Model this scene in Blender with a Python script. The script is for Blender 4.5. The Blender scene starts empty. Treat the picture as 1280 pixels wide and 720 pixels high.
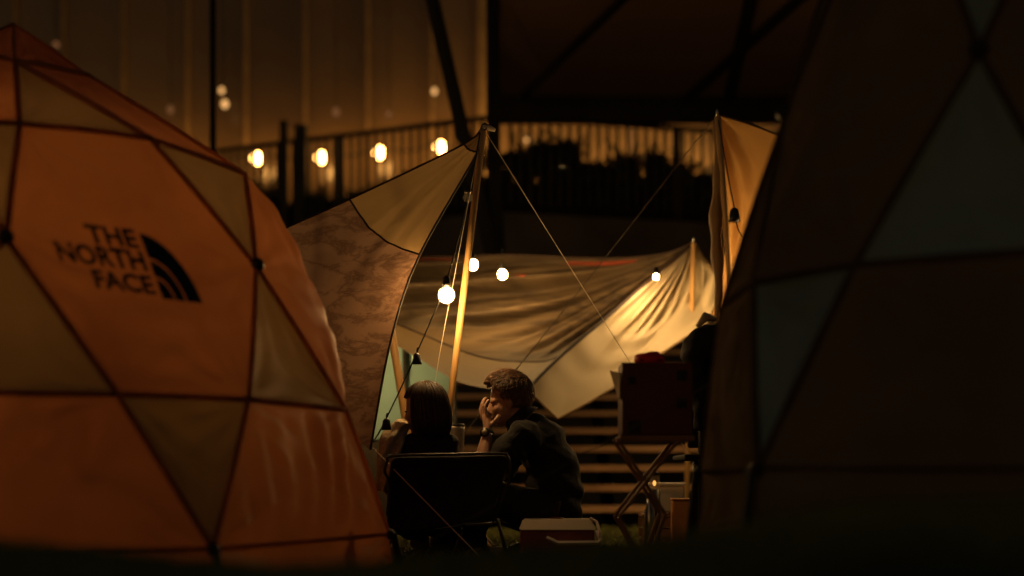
import bpy, bmesh, math, random
from mathutils import Vector, Matrix, noise
from mathutils.bvhtree import BVHTree
random.seed(7)
V = Vector
SC = bpy.context.scene
COL = SC.collection

# ------------------------------------------------------------------ camera, sky, light
CAM_H, FPX, HOR = 0.35, 1778.0, 600.0
cd = bpy.data.cameras.new('camera'); cam = bpy.data.objects.new('camera', cd); COL.objects.link(cam)
cam.location = (0, 0, CAM_H); cam.rotation_euler = (math.radians(90), 0, 0)
cd.sensor_width = 36; cd.lens = 50; cd.shift_y = (HOR - 360) / 1280.0
cd.clip_start = 0.05; cd.clip_end = 500
cd.dof.use_dof = True; cd.dof.focus_distance = 6.62; cd.dof.aperture_fstop = 0.82
SC.camera = cam
w = bpy.data.worlds.new('World'); SC.world = w; w.use_nodes = True
nt = w.node_tree; bg = nt.nodes['Background']
sky = nt.nodes.new('ShaderNodeTexSky'); sky.sky_type = 'NISHITA'; sky.sun_disc = False
sky.sun_elevation = math.radians(3); sky.sun_rotation = math.radians(200)
nt.links.new(sky.outputs[0], bg.inputs[0]); bg.inputs[1].default_value = 0.016
sl = bpy.data.lights.new('moon', 'SUN'); sl.energy = 0.004; sl.angle = math.radians(0.5); sl.color = (1, .93, .82)
so = bpy.data.objects.new('moon', sl); COL.objects.link(so); so.rotation_euler = (math.radians(60), 0, math.radians(-20))
SC.view_settings.view_transform = 'Standard'; SC.view_settings.look = 'None'
SC.view_settings.gamma = 1; SC.view_settings.use_curve_mapping = False
SC.view_settings.exposure = 0.0
SC.render.engine = 'CYCLES'
SC.cycles.use_denoising = True
SC.cycles.sample_clamp_indirect = 3.0
SC.cycles.max_bounces = 6; SC.cycles.transparent_max_bounces = 12
SC.cycles.caustics_reflective = False; SC.cycles.caustics_refractive = False

def P(x, y, d):                      # a point of the place: seen at (x, y) of a 1280x720 frame, d metres away
    return V(((x - 640) / FPX * d, d, CAM_H + (HOR - y) / FPX * d))

def sstep(a, b, x):
    t = max(0., min(1., (x - a) / (b - a))); return t * t * (3 - 2 * t)

# ------------------------------------------------------------------ materials
MATS = {}
def mat(name, col, rough=.6, col2=None, scale=8, bump=0., bscale=200, metal=0., trans=0., emit=None, estr=0, spec=.3, detail=4, stretch=(1, 1, 1), tcol=None, sheen=0):
    if name in MATS: return MATS[name]
    m = bpy.data.materials.new(name); m.use_nodes = True; n = m.node_tree; N = n.nodes; L = n.links
    b = N['Principled BSDF']; out = N['Material Output']
    b.inputs['Roughness'].default_value = rough; b.inputs['Metallic'].default_value = metal
    b.inputs['Specular IOR Level'].default_value = spec
    if sheen: b.inputs['Sheen Weight'].default_value = sheen
    tc = N.new('ShaderNodeTexCoord'); mp = N.new('ShaderNodeMapping'); L.new(tc.outputs['Object'], mp.inputs[0])
    mp.inputs['Scale'].default_value = stretch
    colout = None
    if col2 is None: col2 = tuple(c * .72 for c in col)
    nz = N.new('ShaderNodeTexNoise'); nz.inputs['Scale'].default_value = scale; nz.inputs['Detail'].default_value = detail
    L.new(mp.outputs[0], nz.inputs['Vector'])
    rp = N.new('ShaderNodeValToRGB'); rp.color_ramp.elements[0].position = .35; rp.color_ramp.elements[1].position = .65
    rp.color_ramp.elements[0].color = (*col2, 1); rp.color_ramp.elements[1].color = (*col, 1)
    L.new(nz.outputs[0], rp.inputs[0]); colout = rp.outputs[0]
    L.new(colout, b.inputs['Base Color'])
    if bump:
        n2 = N.new('ShaderNodeTexNoise'); n2.inputs['Scale'].default_value = bscale; n2.inputs['Detail'].default_value = 3
        L.new(mp.outputs[0], n2.inputs['Vector'])
        bp = N.new('ShaderNodeBump'); bp.inputs['Strength'].default_value = bump; bp.inputs['Distance'].default_value = .01
        L.new(n2.outputs[0], bp.inputs['Height']); L.new(bp.outputs[0], b.inputs['Normal'])
    if emit:
        b.inputs['Emission Color'].default_value = (*emit, 1); b.inputs['Emission Strength'].default_value = estr
    if trans:
        t = N.new('ShaderNodeBsdfTranslucent'); mx = N.new('ShaderNodeMixShader'); mx.inputs[0].default_value = trans
        if tcol: t.inputs[0].default_value = (*tcol, 1)
        else: L.new(colout, t.inputs[0])
        L.new(b.outputs[0], mx.inputs[1]); L.new(t.outputs[0], mx.inputs[2]); L.new(mx.outputs[0], out.inputs[0])
    MATS[name] = m; m['col_socket'] = rp.name
    return m

WARM = (1., .56, .2)
M = {}
M['grass'] = mat('grass', (.17, .18, .045), .8, (.11, .12, .028), 3)
M['soil'] = mat('soil', (.05, .055, .018), .9, (.03, .032, .012), 5, bump=.5, bscale=60)
M['tent_orange'] = mat('tent_orange', (.58, .215, .07), .55, (.42, .145, .047), 1.8, bump=.12, bscale=350, trans=.5, spec=.25)
M['tent_tan'] = mat('tent_tan', (.36, .215, .08), .55, (.27, .16, .06), 1.8, bump=.12, bscale=350, trans=.45, spec=.25)
M['tent_rust'] = mat('tent_rust', (.165, .122, .068), 1., (.125, .09, .05), 2, bump=.12, bscale=350, trans=.04, spec=0)
M['tent_teal'] = mat('tent_teal', (.20, .275, .26), 1., (.15, .21, .2), 2, bump=.12, bscale=350, trans=.04, spec=0)
M['sleeve_dark'] = mat('sleeve_dark', (.62, .3, .14), .8, trans=.8)
M['sleeve_rust'] = mat('sleeve_rust', (.08, .055, .035), 1., spec=0)
M['black_plastic'] = mat('black_plastic', (.012, .011, .01), .45)
M['print_black'] = mat('print_black', (.008, .007, .007), .6)
M['tarp_tan'] = mat('tarp_tan', (.40, .27, .12), .65, (.34, .225, .098), 2.2, bump=.15, bscale=260, trans=.4)
M['tarp_corner'] = mat('tarp_corner', (.25, .15, .065), .65, (.2, .12, .05), 6, bump=.15, bscale=260, trans=.25)
M['tarp_pale'] = mat('tarp_pale', (.66, .56, .37), .65, (.58, .48, .31), 1.6, bump=.15, bscale=260, trans=.4)
M['tarp_orange'] = mat('tarp_orange', (.50, .28, .09), .65, (.42, .22, .07), 2, bump=.15, bscale=260, trans=.5)
M['piping'] = mat('piping', (.03, .016, .01), .7)
M['pole_wood'] = mat('pole_wood', (.64, .39, .145), .45, (.48, .27, .095), 6, bump=.15, bscale=40, stretch=(12, 12, 1.2), spec=.4)
M['rope_pale'] = mat('rope_pale', (.7, .6, .45), .8, bump=.4, bscale=500)
M['rope_dark'] = mat('rope_dark', (.07, .055, .04), .8)
M['cable'] = mat('cable', (.01, .01, .009), .5)
M['skin'] = mat('skin', (.42, .235, .15), .5, (.36, .195, .12), 30, bump=.08, bscale=300)
M['black_cloth'] = mat('black_cloth', (.016, .015, .014), .85, (.011, .01, .0095), 12, bump=.35, bscale=120)
M['shirt_cloth'] = mat('shirt_cloth', (.014, .0125, .0115), .9, (.010, .009, .008), 12, bump=.35, bscale=90)
M['trouser'] = mat('trouser', (.03, .026, .022), .85, bump=.3, bscale=120)
M['beige_knit'] = mat('beige_knit', (.55, .45, .30), .9, (.40, .32, .2), 60, bump=.6, bscale=160)
M['hair_brown'] = mat('hair_brown', (.15, .075, .033), .45, (.075, .036, .016), 60, stretch=(1, 1, 1), spec=.5)
M['hair_dark'] = mat('hair_dark', (.06, .03, .014), .55, (.03, .016, .008), 60, spec=.35)
M['shoe'] = mat('shoe', (.10, .055, .03), .6)
M['metal'] = mat('metal', (.5, .48, .44), .3, metal=1.)
M['dark_metal'] = mat('dark_metal', (.06, .055, .05), .4, metal=.6)
M['cooler_red'] = mat('cooler_red', (.19, .032, .025), .4, spec=.4)
M['cooler_lid'] = mat('cooler_lid', (.42, .36, .26), .5, (.36, .3, .21), 6)
M['white_plastic'] = mat('white_plastic', (.72, .64, .54), .4)
M['maroon'] = mat('maroon', (.10, .028, .022), .65, (.075, .02, .017), 5)
M['red'] = mat('red', (.75, .03, .04), .5, trans=.35)
M['stair_wood'] = mat('stair_wood', (.52, .31, .165), .7, (.26, .15, .075), 2.2, bump=.3, bscale=40, stretch=(.6, 8, 8))
M['table_wood'] = mat('table_wood', (.28, .15, .07), .55, (.2, .105, .045), 5, bump=.2, bscale=40, stretch=(1, 8, 8))
M['stool_wood'] = mat('stool_wood', (.24, .115, .055), .55, (.17, .08, .04), 6, bump=.2, bscale=40)
M['tumbler'] = mat('tumbler', (.22, .19, .16), .35, metal=.5)
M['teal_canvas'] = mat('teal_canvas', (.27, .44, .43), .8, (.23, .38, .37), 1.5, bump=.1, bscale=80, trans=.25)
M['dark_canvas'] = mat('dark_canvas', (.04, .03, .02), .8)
M['wall_panel'] = mat('wall_panel', (.20, .126, .055), .25, (.11, .068, .03), .35, bump=.06, bscale=4, spec=.5)
M['mullion'] = mat('mullion', (.36, .24, .11), .5)
M['steel_dark'] = mat('steel_dark', (.006, .005, .0045), .7)
M['rail_dark'] = mat('rail_dark', (.014, .011, .009), .6)
M['soffit'] = mat('soffit', (.15, .09, .065), .7, (.125, .075, .054), .6)
M['concrete'] = mat('concrete', (.10, .085, .07), .85, (.07, .06, .05), 2, bump=.3, bscale=20)
M['leaf'] = mat('leaf', (.03, .04, .014), .6, (.02, .026, .01), 6)
M['bark'] = mat('bark', (.06, .04, .025), .9)
M['stripe_red'] = mat('stripe_red', (.36, .07, .035), .6, trans=.3)
M['clear'] = None
M['orange_plastic'] = mat('orange_plastic', (.55, .22, .06), .5)

def emit_mat(name, col, s):
    m = bpy.data.materials.new(name); m.use_nodes = True; N = m.node_tree.nodes; N.clear()
    e = N.new('ShaderNodeEmission'); e.inputs[0].default_value = (*col, 1); e.inputs[1].default_value = s
    o = N.new('ShaderNodeOutputMaterial'); m.node_tree.links.new(e.outputs[0], o.inputs[0]); return m
M['bulb_hot'] = emit_mat('bulb_hot', (1., .60, .24), 1000)
M['bulb_far'] = emit_mat('bulb_far', (1., .47, .11), 48)
M['bulb_dim'] = emit_mat('bulb_dim', (1., .5, .16), 1.3)
M['bulb_mid'] = emit_mat('bulb_mid', (1., .58, .2), 620)
M['bulb_wall_fill'] = emit_mat('bulb_wall_fill', (1., .55, .17), 520)
M['bulb_small'] = emit_mat('bulb_small', (1., .6, .24), 2100)
M['candle'] = emit_mat('candle', (1., .42, .1), 1.6)
M['lantern_glow'] = emit_mat('lantern_glow', (1., .60, .23), 86)
def glass_mat(name, tint, gl=.12):
    m = bpy.data.materials.new(name); m.use_nodes = True; N = m.node_tree.nodes; N.clear(); L = m.node_tree.links
    t = N.new('ShaderNodeBsdfTransparent'); t.inputs[0].default_value = (*tint, 1)
    g = N.new('ShaderNodeBsdfPrincipled'); g.inputs['Base Color'].default_value = (.8, .6, .35, 1); g.inputs['Roughness'].default_value = .2
    g.inputs['Base Color'].default_value = (*[c * .8 for c in tint], 1)
    mx = N.new('ShaderNodeMixShader'); mx.inputs[0].default_value = gl
    o = N.new('ShaderNodeOutputMaterial'); L.new(t.outputs[0], mx.inputs[1]); L.new(g.outputs[0], mx.inputs[2]); L.new(mx.outputs[0], o.inputs[0])
    return m
M['bulb_glass'] = glass_mat('bulb_glass', (1, .95, .85), .14)
M['globe_glass'] = mat('globe_glass', (.55, .42, .26), .5, trans=.75)
M['clear'] = glass_mat('clear_plastic', (.8, .76, .66), .45)

def print_mat(name, a, b, c, scale, stretch=(1, 1, 1)):
    """printed tarp cloth: dark branching figure over a tan ground"""
    m = mat(name, a, .7, b, scale, bump=.2, bscale=240, trans=.35, stretch=stretch)
    n = m.node_tree; N = n.nodes; L = n.links; rp = N[m['col_socket']]
    mp = [x for x in N if x.type == 'MAPPING'][0]
    wv = N.new('ShaderNodeTexNoise'); wv.inputs['Scale'].default_value = scale * 1.6; wv.inputs['Detail'].default_value = 9
    wv.inputs['Roughness'].default_value = .68; wv.inputs['Distortion'].default_value = .5
    L.new(mp.outputs[0], wv.inputs['Vector'])
    r2 = N.new('ShaderNodeValToRGB'); e = r2.color_ramp.elements
    e[0].position = .44; e[0].color = (0, 0, 0, 1); e[1].position = .56; e[1].color = (0, 0, 0, 1)
    k = r2.color_ramp.elements.new(.5); k.color = (.8, .8, .8, 1)
    L.new(wv.outputs[0], r2.inputs[0])
    mx = N.new('ShaderNodeMix'); mx.data_type = 'RGBA'; L.new(r2.outputs[0], mx.inputs['Factor'])
    L.new(rp.outputs[0], mx.inputs['A']); mx.inputs['B'].default_value = (*c, 1)
    b_ = N['Principled BSDF']; L.new(mx.outputs['Result'], b_.inputs['Base Color'])
    for x in N:
        if x.type == 'BSDF_TRANSLUCENT': L.new(mx.outputs['Result'], x.inputs[0])
    return m
M['tarp_print'] = print_mat('tarp_print', (.34, .21, .135), (.26, .155, .098), (.13, .07, .042), 3.2, (.6, .6, 1.4))
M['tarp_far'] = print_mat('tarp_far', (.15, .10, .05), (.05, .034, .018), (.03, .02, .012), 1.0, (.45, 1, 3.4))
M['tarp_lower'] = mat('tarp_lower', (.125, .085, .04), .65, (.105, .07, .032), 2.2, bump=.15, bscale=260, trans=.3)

# ------------------------------------------------------------------ object helpers
def tag(o, label=None, cat=None, group=None, kind=None):
    if label: o['label'] = label
    if cat: o['category'] = cat
    if group: o['group'] = group
    if kind: o['kind'] = kind
    return o
def thing(name, label, cat, loc=(0, 0, 0), group=None):
    o = bpy.data.objects.new(name, None); COL.objects.link(o); o.location = loc; o.empty_display_size = .1
    return tag(o, label, cat, group)
def link(name, me, m, parent=None, smooth=False):
    o = bpy.data.objects.new(name, me); COL.objects.link(o)
    if m is not None: me.materials.append(M[m] if isinstance(m, str) else m)
    if parent is not None:
        o.parent = parent
        off = V((0, 0, 0)); q = parent
        while q is not None: off += q.location; q = q.parent
        o.location = -off if parent.type == 'EMPTY' or True else (0, 0, 0)
    if smooth:
        for p in me.polygons: p.use_smooth = True
    return o
def obj(name, bm, m, parent=None, smooth=False):
    """bm holds world coordinates; the origin of the part stays at the world's origin"""
    me = bpy.data.meshes.new(name); bm.normal_update(); bm.to_mesh(me); bm.free()
    return link(name, me, m, parent, smooth)
def pyobj(name, vs, fs, m, parent=None, smooth=False):
    me = bpy.data.meshes.new(name); me.from_pydata([tuple(v) for v in vs], [], fs); me.update()
    return link(name, me, m, parent, smooth)
def box(bm, c, s, R=None, bev=0.):
    r = bmesh.ops.create_cube(bm, size=1)
    vs = r['verts']
    mtx = Matrix.Translation(V(c)) @ (R.to_4x4() if R else Matrix()) @ Matrix.Diagonal((*s, 1))
    bmesh.ops.transform(bm, matrix=mtx, verts=vs)
    if bev:
        es = list({e for v in vs for e in v.link_edges})
        bmesh.ops.bevel(bm, geom=es, offset=bev, segments=2, affect='EDGES', profile=.5)
    return bm
def ell(bm, c, r, R=None, seg=16):
    x = bmesh.ops.create_uvsphere(bm, u_segments=seg, v_segments=max(6, seg * 2 // 3), radius=1)
    bmesh.ops.transform(bm, matrix=Matrix.Translation(V(c)) @ (R.to_4x4() if R else Matrix()) @ Matrix.Diagonal((*r, 1)), verts=x['verts'])
    return bm
def frame_for(t):
    t = t.normalized(); a = V((0, 0, 1)) if abs(t.z) < .9 else V((1, 0, 0))
    u = t.cross(a).normalized(); return u, t.cross(u).normalized()
def tube(bm, pts, r, seg=8, cap=True, flat=None):
    """r: number or list; flat=(axis, factor) squashes the cross-section along an axis"""
    pts = [V(p) for p in pts]; rings = []
    u = None
    for i, p in enumerate(pts):
        t = (pts[min(i + 1, len(pts) - 1)] - pts[max(i - 1, 0)])
        if u is None: u, v = frame_for(t)
        else:
            t = t.normalized(); u = (u - t * u.dot(t)).normalized(); v = t.cross(u)
        rr = r[i] if isinstance(r, (list, tuple)) else r
        ring = []
        for k in range(seg):
            a = 2 * math.pi * k / seg; o = (u * math.cos(a) + v * math.sin(a)) * rr
            if flat:
                ax = flat[0].normalized(); fk = flat[1][i] if isinstance(flat[1], (list, tuple)) else flat[1]
                o += ax * o.dot(ax) * (fk - 1)
            ring.append(bm.verts.new(p + o))
        rings.append(ring)
    for a, b in zip(rings, rings[1:]):
        for k in range(seg):
            bm.faces.new((a[k], a[(k + 1) % seg], b[(k + 1) % seg], b[k]))
    if cap:
        bm.faces.new(list(reversed(rings[0]))); bm.faces.new(rings[-1])
    return bm
def crv(pts, n=24):
    """Catmull-Rom through pts"""
    pts = [V(p) for p in pts]; out = []
    if len(pts) == 2: return [pts[0].lerp(pts[1], i / n) for i in range(n + 1)]
    for i in range(len(pts) - 1):
        p0 = pts[max(i - 1, 0)]; p1 = pts[i]; p2 = pts[i + 1]; p3 = pts[min(i + 2, len(pts) - 1)]
        m = max(2, n // (len(pts) - 1))
        for k in range(m):
            t = k / m
            out.append(.5 * ((2 * p1) + (p2 - p0) * t + (2 * p0 - 5 * p1 + 4 * p2 - p3) * t * t + (3 * p1 - p0 - 3 * p2 + p3) * t ** 3))
    out.append(pts[-1]); return out
def spline(pts, us=None):
    pts = [V(p) for p in pts]; n = len(pts)
    us = us or [i / (n - 1) for i in range(n)]
    def f(u):
        u = max(0, min(1, u)); i = 0
        while i < n - 2 and u > us[i + 1]: i += 1
        t = (u - us[i]) / (us[i + 1] - us[i])
        p0 = pts[max(i - 1, 0)]; p1 = pts[i]; p2 = pts[i + 1]; p3 = pts[min(i + 2, n - 1)]
        return .5 * ((2 * p1) + (p2 - p0) * t + (2 * p0 - 5 * p1 + 4 * p2 - p3) * t * t + (3 * p1 - p0 - 3 * p2 + p3) * t ** 3)
    return f
def sheet(name, fn, u0, u1, v0, v1, nu, nv, m, parent=None):
    vs = [fn(u0 + (u1 - u0) * i / nu, v0 + (v1 - v0) * j / nv) for i in range(nu + 1) for j in range(nv + 1)]
    fs = [(i * (nv + 1) + j, (i + 1) * (nv + 1) + j, (i + 1) * (nv + 1) + j + 1, i * (nv + 1) + j + 1) for i in range(nu) for j in range(nv)]
    return pyobj(name, vs, fs, m, parent, True)
def remesh(bm, vox, smooth=2):
    me = bpy.data.meshes.new('tmp'); bm.to_mesh(me); bm.free()
    o = bpy.data.objects.new('tmp', me); COL.objects.link(o)
    md = o.modifiers.new('r', 'REMESH'); md.mode = 'VOXEL'; md.voxel_size = vox
    dg = bpy.context.evaluated_depsgraph_get()
    m2 = bpy.data.meshes.new_from_object(o.evaluated_get(dg))
    bpy.data.objects.remove(o); bpy.data.meshes.remove(me)
    b = bmesh.new(); b.from_mesh(m2); bpy.data.meshes.remove(m2)
    for _ in range(smooth): bmesh.ops.smooth_vert(b, verts=b.verts, factor=.5, use_axis_x=True, use_axis_y=True, use_axis_z=True)
    return b

# ------------------------------------------------------------------ ground
def gz(x, y):
    ridge_top = .186 + .119 * sstep(.1, .75, x * 2.6 / max(y, .5)) + .018 * math.sin(x * 5.1 + 1) + .012 * sstep(-.3, -.9, x)
    ridge = ridge_top * sstep(.6, 2.4, y) * (1 - sstep(2.7, 3.9, y))
    plate = .27 * sstep(.25, .9, x - .12 * (y - 4)) * sstep(1.6, 2.6, y) * (1 - sstep(5.0, 6.3, y))
    z = max(ridge, plate) - .45 * (1 - sstep(-.5, 1.2, y)) * .3
    z += .012 * noise.noise(V((x * 1.7, y * 1.7, 0))) * sstep(0, 3, y)
    return z
ys = [-6 + .25 * i for i in range(29)] + [1.25 + .12 * i for i in range(110)] + [15, 17, 20, 25, 32, 45, 70, 120, 250]
xs = [-250, -120, -60, -30, -18, -12, -8] + [-6 + .15 * i for i in range(81)] + [8, 12, 18, 30, 60, 120, 250]
vs = [(x, y, gz(x, y)) for y in ys for x in xs]
nx = len(xs)
fs = [(j * nx + i, j * nx + i + 1, (j + 1) * nx + i + 1, (j + 1) * nx + i) for j in range(len(ys) - 1) for i in range(nx - 1)]
tag(pyobj('ground', vs, fs, 'soil', None, True), kind='structure')
# grass blades
vs = []; fs = []
def blade(x, y, h, wd):
    a = random.uniform(0, 6.283); lx = random.gauss(0, .5) * h; ly = random.gauss(0, .5) * h; z = gz(x, y) - .004
    k = len(vs); c, s = math.cos(a) * wd, math.sin(a) * wd
    vs.extend([(x - c, y - s, z), (x + c, y + s, z), (x + lx * .4 + c * .6, y + ly * .4 + s * .6, z + h * .6), (x + lx, y + ly, z + h)])
    fs.extend([(k, k + 1, k + 2), (k, k + 2, k + 3)])
for _ in range(26000):
    y = random.uniform(5.6, 10.0); x = random.uniform(-.42, .62) * y * .5
    blade(x, y, random.uniform(.02, .05), random.uniform(.0015, .003))
for _ in range(30000):
    y = random.uniform(1.9, 3.4); x = random.uniform(-.42, .42) * y
    blade(x, y, random.uniform(.012, .035), random.uniform(.001, .002))
for _ in range(9000):
    y = random.uniform(3.4, 5.6); x = random.uniform(-.36, .36) * y
    blade(x, y, random.uniform(.02, .045), random.uniform(.0015, .0025))
tag(pyobj('grass', vs, fs, 'grass'), 'short mown grass of the camping lawn', 'grass', kind='stuff')

# ------------------------------------------------------------------ geodesic dome tents
def panel_mesh(poly, centre, sag, wr, seed, N=9, folds=0.):
    c = sum(poly, V()) / len(poly); n = V()
    for a, b in zip(poly, poly[1:] + poly[:1]): n += (a - c).cross(b - c)
    n.normalize()
    if n.dot(c - centre) < 0: n = -n
    key = {}; vs = []; fs = []
    def add(p, t):
        k = tuple(round(q, 4) for q in p)
        if k not in key:
            bub = 1 - (1 - t) ** 2
            q = p - n * sag * bub
            w_ = noise.noise(p * 5 + V((seed, 0, 0))) + .5 * noise.noise(p * 13 + V((0, seed, 0)))
            q += n * wr * w_ * min(1, t * 4)
            if len(poly) == 6:
                lat = (p - c).dot(V((-n.y, n.x, 0)).normalized()) if abs(n.z) < .95 else 0
                low = 1 - sstep(c.z - .25, c.z + .35, p.z)
                q += n * .0032 * math.sin(62 * (p.z - .55 * lat * lat) + 2.5 * noise.noise(p * 2.5)) * low * min(1, t * 3)
            for kc, cv in enumerate(poly):
                dv = p - cv; dl = dv.length
                if dl < .5 and dl > 1e-5:
                    rx_ = (poly[(kc + 1) % len(poly)] - cv).normalized(); an = math.atan2(dv.dot(n.cross(rx_)), dv.dot(rx_))
                    q += n * .011 * math.sin(an * 15 + seed + 2.2 * noise.noise(p * 4)) * min(1, dl * 9) * math.exp(-dl / .20) * min(1, t * 5)
            if folds:
                ang = math.atan2(p.y - centre.y, p.x - centre.x)
                q += n * folds * math.sin(ang * 46 + 2.5 * noise.noise(p * 3)) * min(1, t * 3) * (.4 + .6 * (noise.noise(p * 2.2 + V((3, 1, seed))) > 0))
            key[k] = len(vs); vs.append(q)
        return key[k]
    for a, b in zip(poly, poly[1:] + poly[:1]):
        idx = {}
        for i in range(N + 1):
            for j in range(N + 1 - i):
                t = i / N; s = j / N
                idx[i, j] = add(c * t + a * s + b * (1 - t - s), t)
        for i in range(N):
            for j in range(N - i):
                fs.append((idx[i, j], idx[i + 1, j], idx[i, j + 1]))
                if j < N - i - 1: fs.append((idx[i + 1, j], idx[i + 1, j + 1], idx[i, j + 1]))
    return vs, fs

def dome(cx, cy, z0, al, be, rs, zs, label, mats, over={}, floor=0., apex=None, folds=.010, bulge={}, tri=range(6)):
    """rs, zs: (ground hub, lower ring, middle hub, upper ring, crown ring, apex height)"""
    root = thing('dome_tent', label, 'tent', (cx, cy, floor), 'geodesic dome tents on the lawn')
    q = math.pi / 3
    def pt(a, r, z): return V((cx + r * math.sin(a), cy - r * math.cos(a), z))
    G, E, F, D, B, C, K = [], [], [], [], [], [], []
    ap = apex or V((cx, cy, zs[5] + .02))
    for i in range(6):
        a = al + i * q
        G.append(pt(a, rs[0], zs[0])); E.append(pt(a + be, rs[1], zs[1])); F.append(pt(a - be, rs[1], zs[1]))
        D.append(pt(a + q / 2, rs[2], zs[2])); C.append(over.get(('C', i)) or pt(a + .25, rs[3], zs[3])); B.append(over.get(('B', i)) or pt(a - .25, rs[3], zs[3]))
        K.append(over.get(('K', i)) or V((ap.x + rs[4] * math.sin(a), ap.y - rs[4] * math.cos(a), zs[4])))
    ctr = V((cx, cy, (zs[0] + zs[2]) / 2))
    A_, B_, S_, = mats
    out = {}
    def pan(poly, m, sag, wr, seed, key=None, fold=0., N=14):
        v_, f_ = panel_mesh(poly, ctr, sag, wr, seed, N, fold)
        o = pyobj('panel', v_, f_, m, root, True)
        if key is not None: out[key] = o
    base = [V((p.x + (p.x - cx) * .02, p.y + (p.y - cy) * .02, gz(p.x, p.y) - .01)) for p in G]
    for i in range(6):
        j = (i + 1) % 6; h = (i - 1) % 6
        pan([F[i], E[i], D[i], C[i], B[i], D[h]], A_, bulge.get(i, -.10), .009, i * 7, ('hex', i), N=24)
        pan([E[i], F[i], G[i]], B_ if i in tri else A_, .02, .008, i * 7 + 1)
        pan([E[i], F[j], D[i]], B_ if i in tri else A_, .02, .008, i * 7 + 2)
        pan([E[i], G[i], G[j], F[j]], A_, -.03, .010, i * 7 + 3, fold=folds, N=24)
        pan([D[i], B[j], C[i]], B_ if i in tri else A_, .012, .006, i * 7 + 4)
        pan([C[i], B[i], K[i]], B_, .015, .006, i * 7 + 5)
        pan([C[i], B[j], K[j], K[i]], A_, .02, .006, i * 7 + 6)
        pan([G[i], G[j], base[j], base[i]], A_, .01, .006, i * 7 + 8)
    for i in range(6): pan([K[i], K[(i + 1) % 6], ap], A_, .0, .004, 90 + i)
    # pole sleeves along the seams
    def sl_(a, b, r=.0105, m=None):
        bm = bmesh.new(); mid = (a + b) / 2; o = (mid - ctr).normalized()
        tube(bm, crv([a, a.lerp(b, .5) + o * .006, b], 10), r, 6); obj('pole_sleeve', bm, m or S_, root, True)
    for i in range(6):
        j = (i + 1) % 6; h = (i - 1) % 6
        for a, b in ((F[i], E[i]), (E[i], F[j]), (E[i], D[i]), (D[i], F[j]), (F[i], G[i]), (G[i], E[i]), (D[i], C[i]), (D[i], B[j]), (B[i], C[i]), (C[i], B[j]), (B[i], K[i])):
            sl_(a, b)
        for a, b in ((C[i], K[i]), (K[i], K[j])): sl_(a, b, .012, A_)
        sl_(K[i], ap, .006, A_)
        sl_(G[i], G[j], .008)
        for p, s in ((D[i], .026), (G[i], .022)):
            bm = bmesh.new(); o = (p - ctr).normalized(); ell(bm, p + o * .008, (s, s, s), None, 10)
            obj('hub', bm, 'black_plastic', root, True)
        bm = bmesh.new(); b0 = base[i]; o = V((G[i].x - cx, G[i].y - cy, 0)).normalized()
        tube(bm, [G[i] + o * .02, b0 + o * .03], .014, 6); obj('ground_strap', bm, 'black_plastic', root)
    bm = bmesh.new(); 
    vv = [bm.verts.new((p.x, p.y, gz(p.x, p.y) + .012)) for p in base]; bm.faces.new(vv)
    obj('groundsheet', bm, 'dark_canvas', root)
    return root, out, dict(G=G, E=E, F=F, D=D, B=B, C=C, K=K)

LC = (-1.724, 5.271); LA = .703
def lp(a, r, z): return V((LC[0] + r * math.sin(a), LC[1] - r * math.cos(a), z))
ov = {('B', 0): lp(.2, .717, 1.494), ('C', 0): lp(.79, .717, 1.494), ('B', 1): lp(1.64, .725, 1.494), ('C', 1): lp(2.05, .717, 1.494),
      ('C', 5): lp(-.1, .717, 1.494), ('B', 5): lp(-.6, .7, 1.494), ('K', 0): V((-1.775, 5.08, 1.845))}
tentL, panL, VL = dome(LC[0], LC[1], 0, LA, .204, (1.266, 1.11, .879, .71, .27, 0), (.142, .61, 1.098, 1.494, 1.87, 2.02),
     'orange and tan dome tent glowing from within with a black logo', ('tent_orange', 'tent_tan', 'sleeve_dark'), ov, 0, V((-1.86, 5.3, 2.05)), .014, {0: -.035, 1: -.125, 2: -.10})
tentR, panR, VR = dome(1.60, 4.40, .38, -1.038, .217, (1.266 * .855, 1.11 * .855, .879 * .855, .717 * .855, .27 * .855, 0),
     (.382, .382 + .468 * 1.147, .382 + .956 * 1.147, .382 + 1.352 * 1.147, .382 + 1.73 * 1.147, .382 + 1.9 * 1.147),
     'unlit dark dome tent with teal and rust brown panels', ('tent_rust', 'tent_teal', 'sleeve_rust'), {}, .27, None, .003, {i: -.06 for i in range(6)}, (0, 1, 2))

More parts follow.
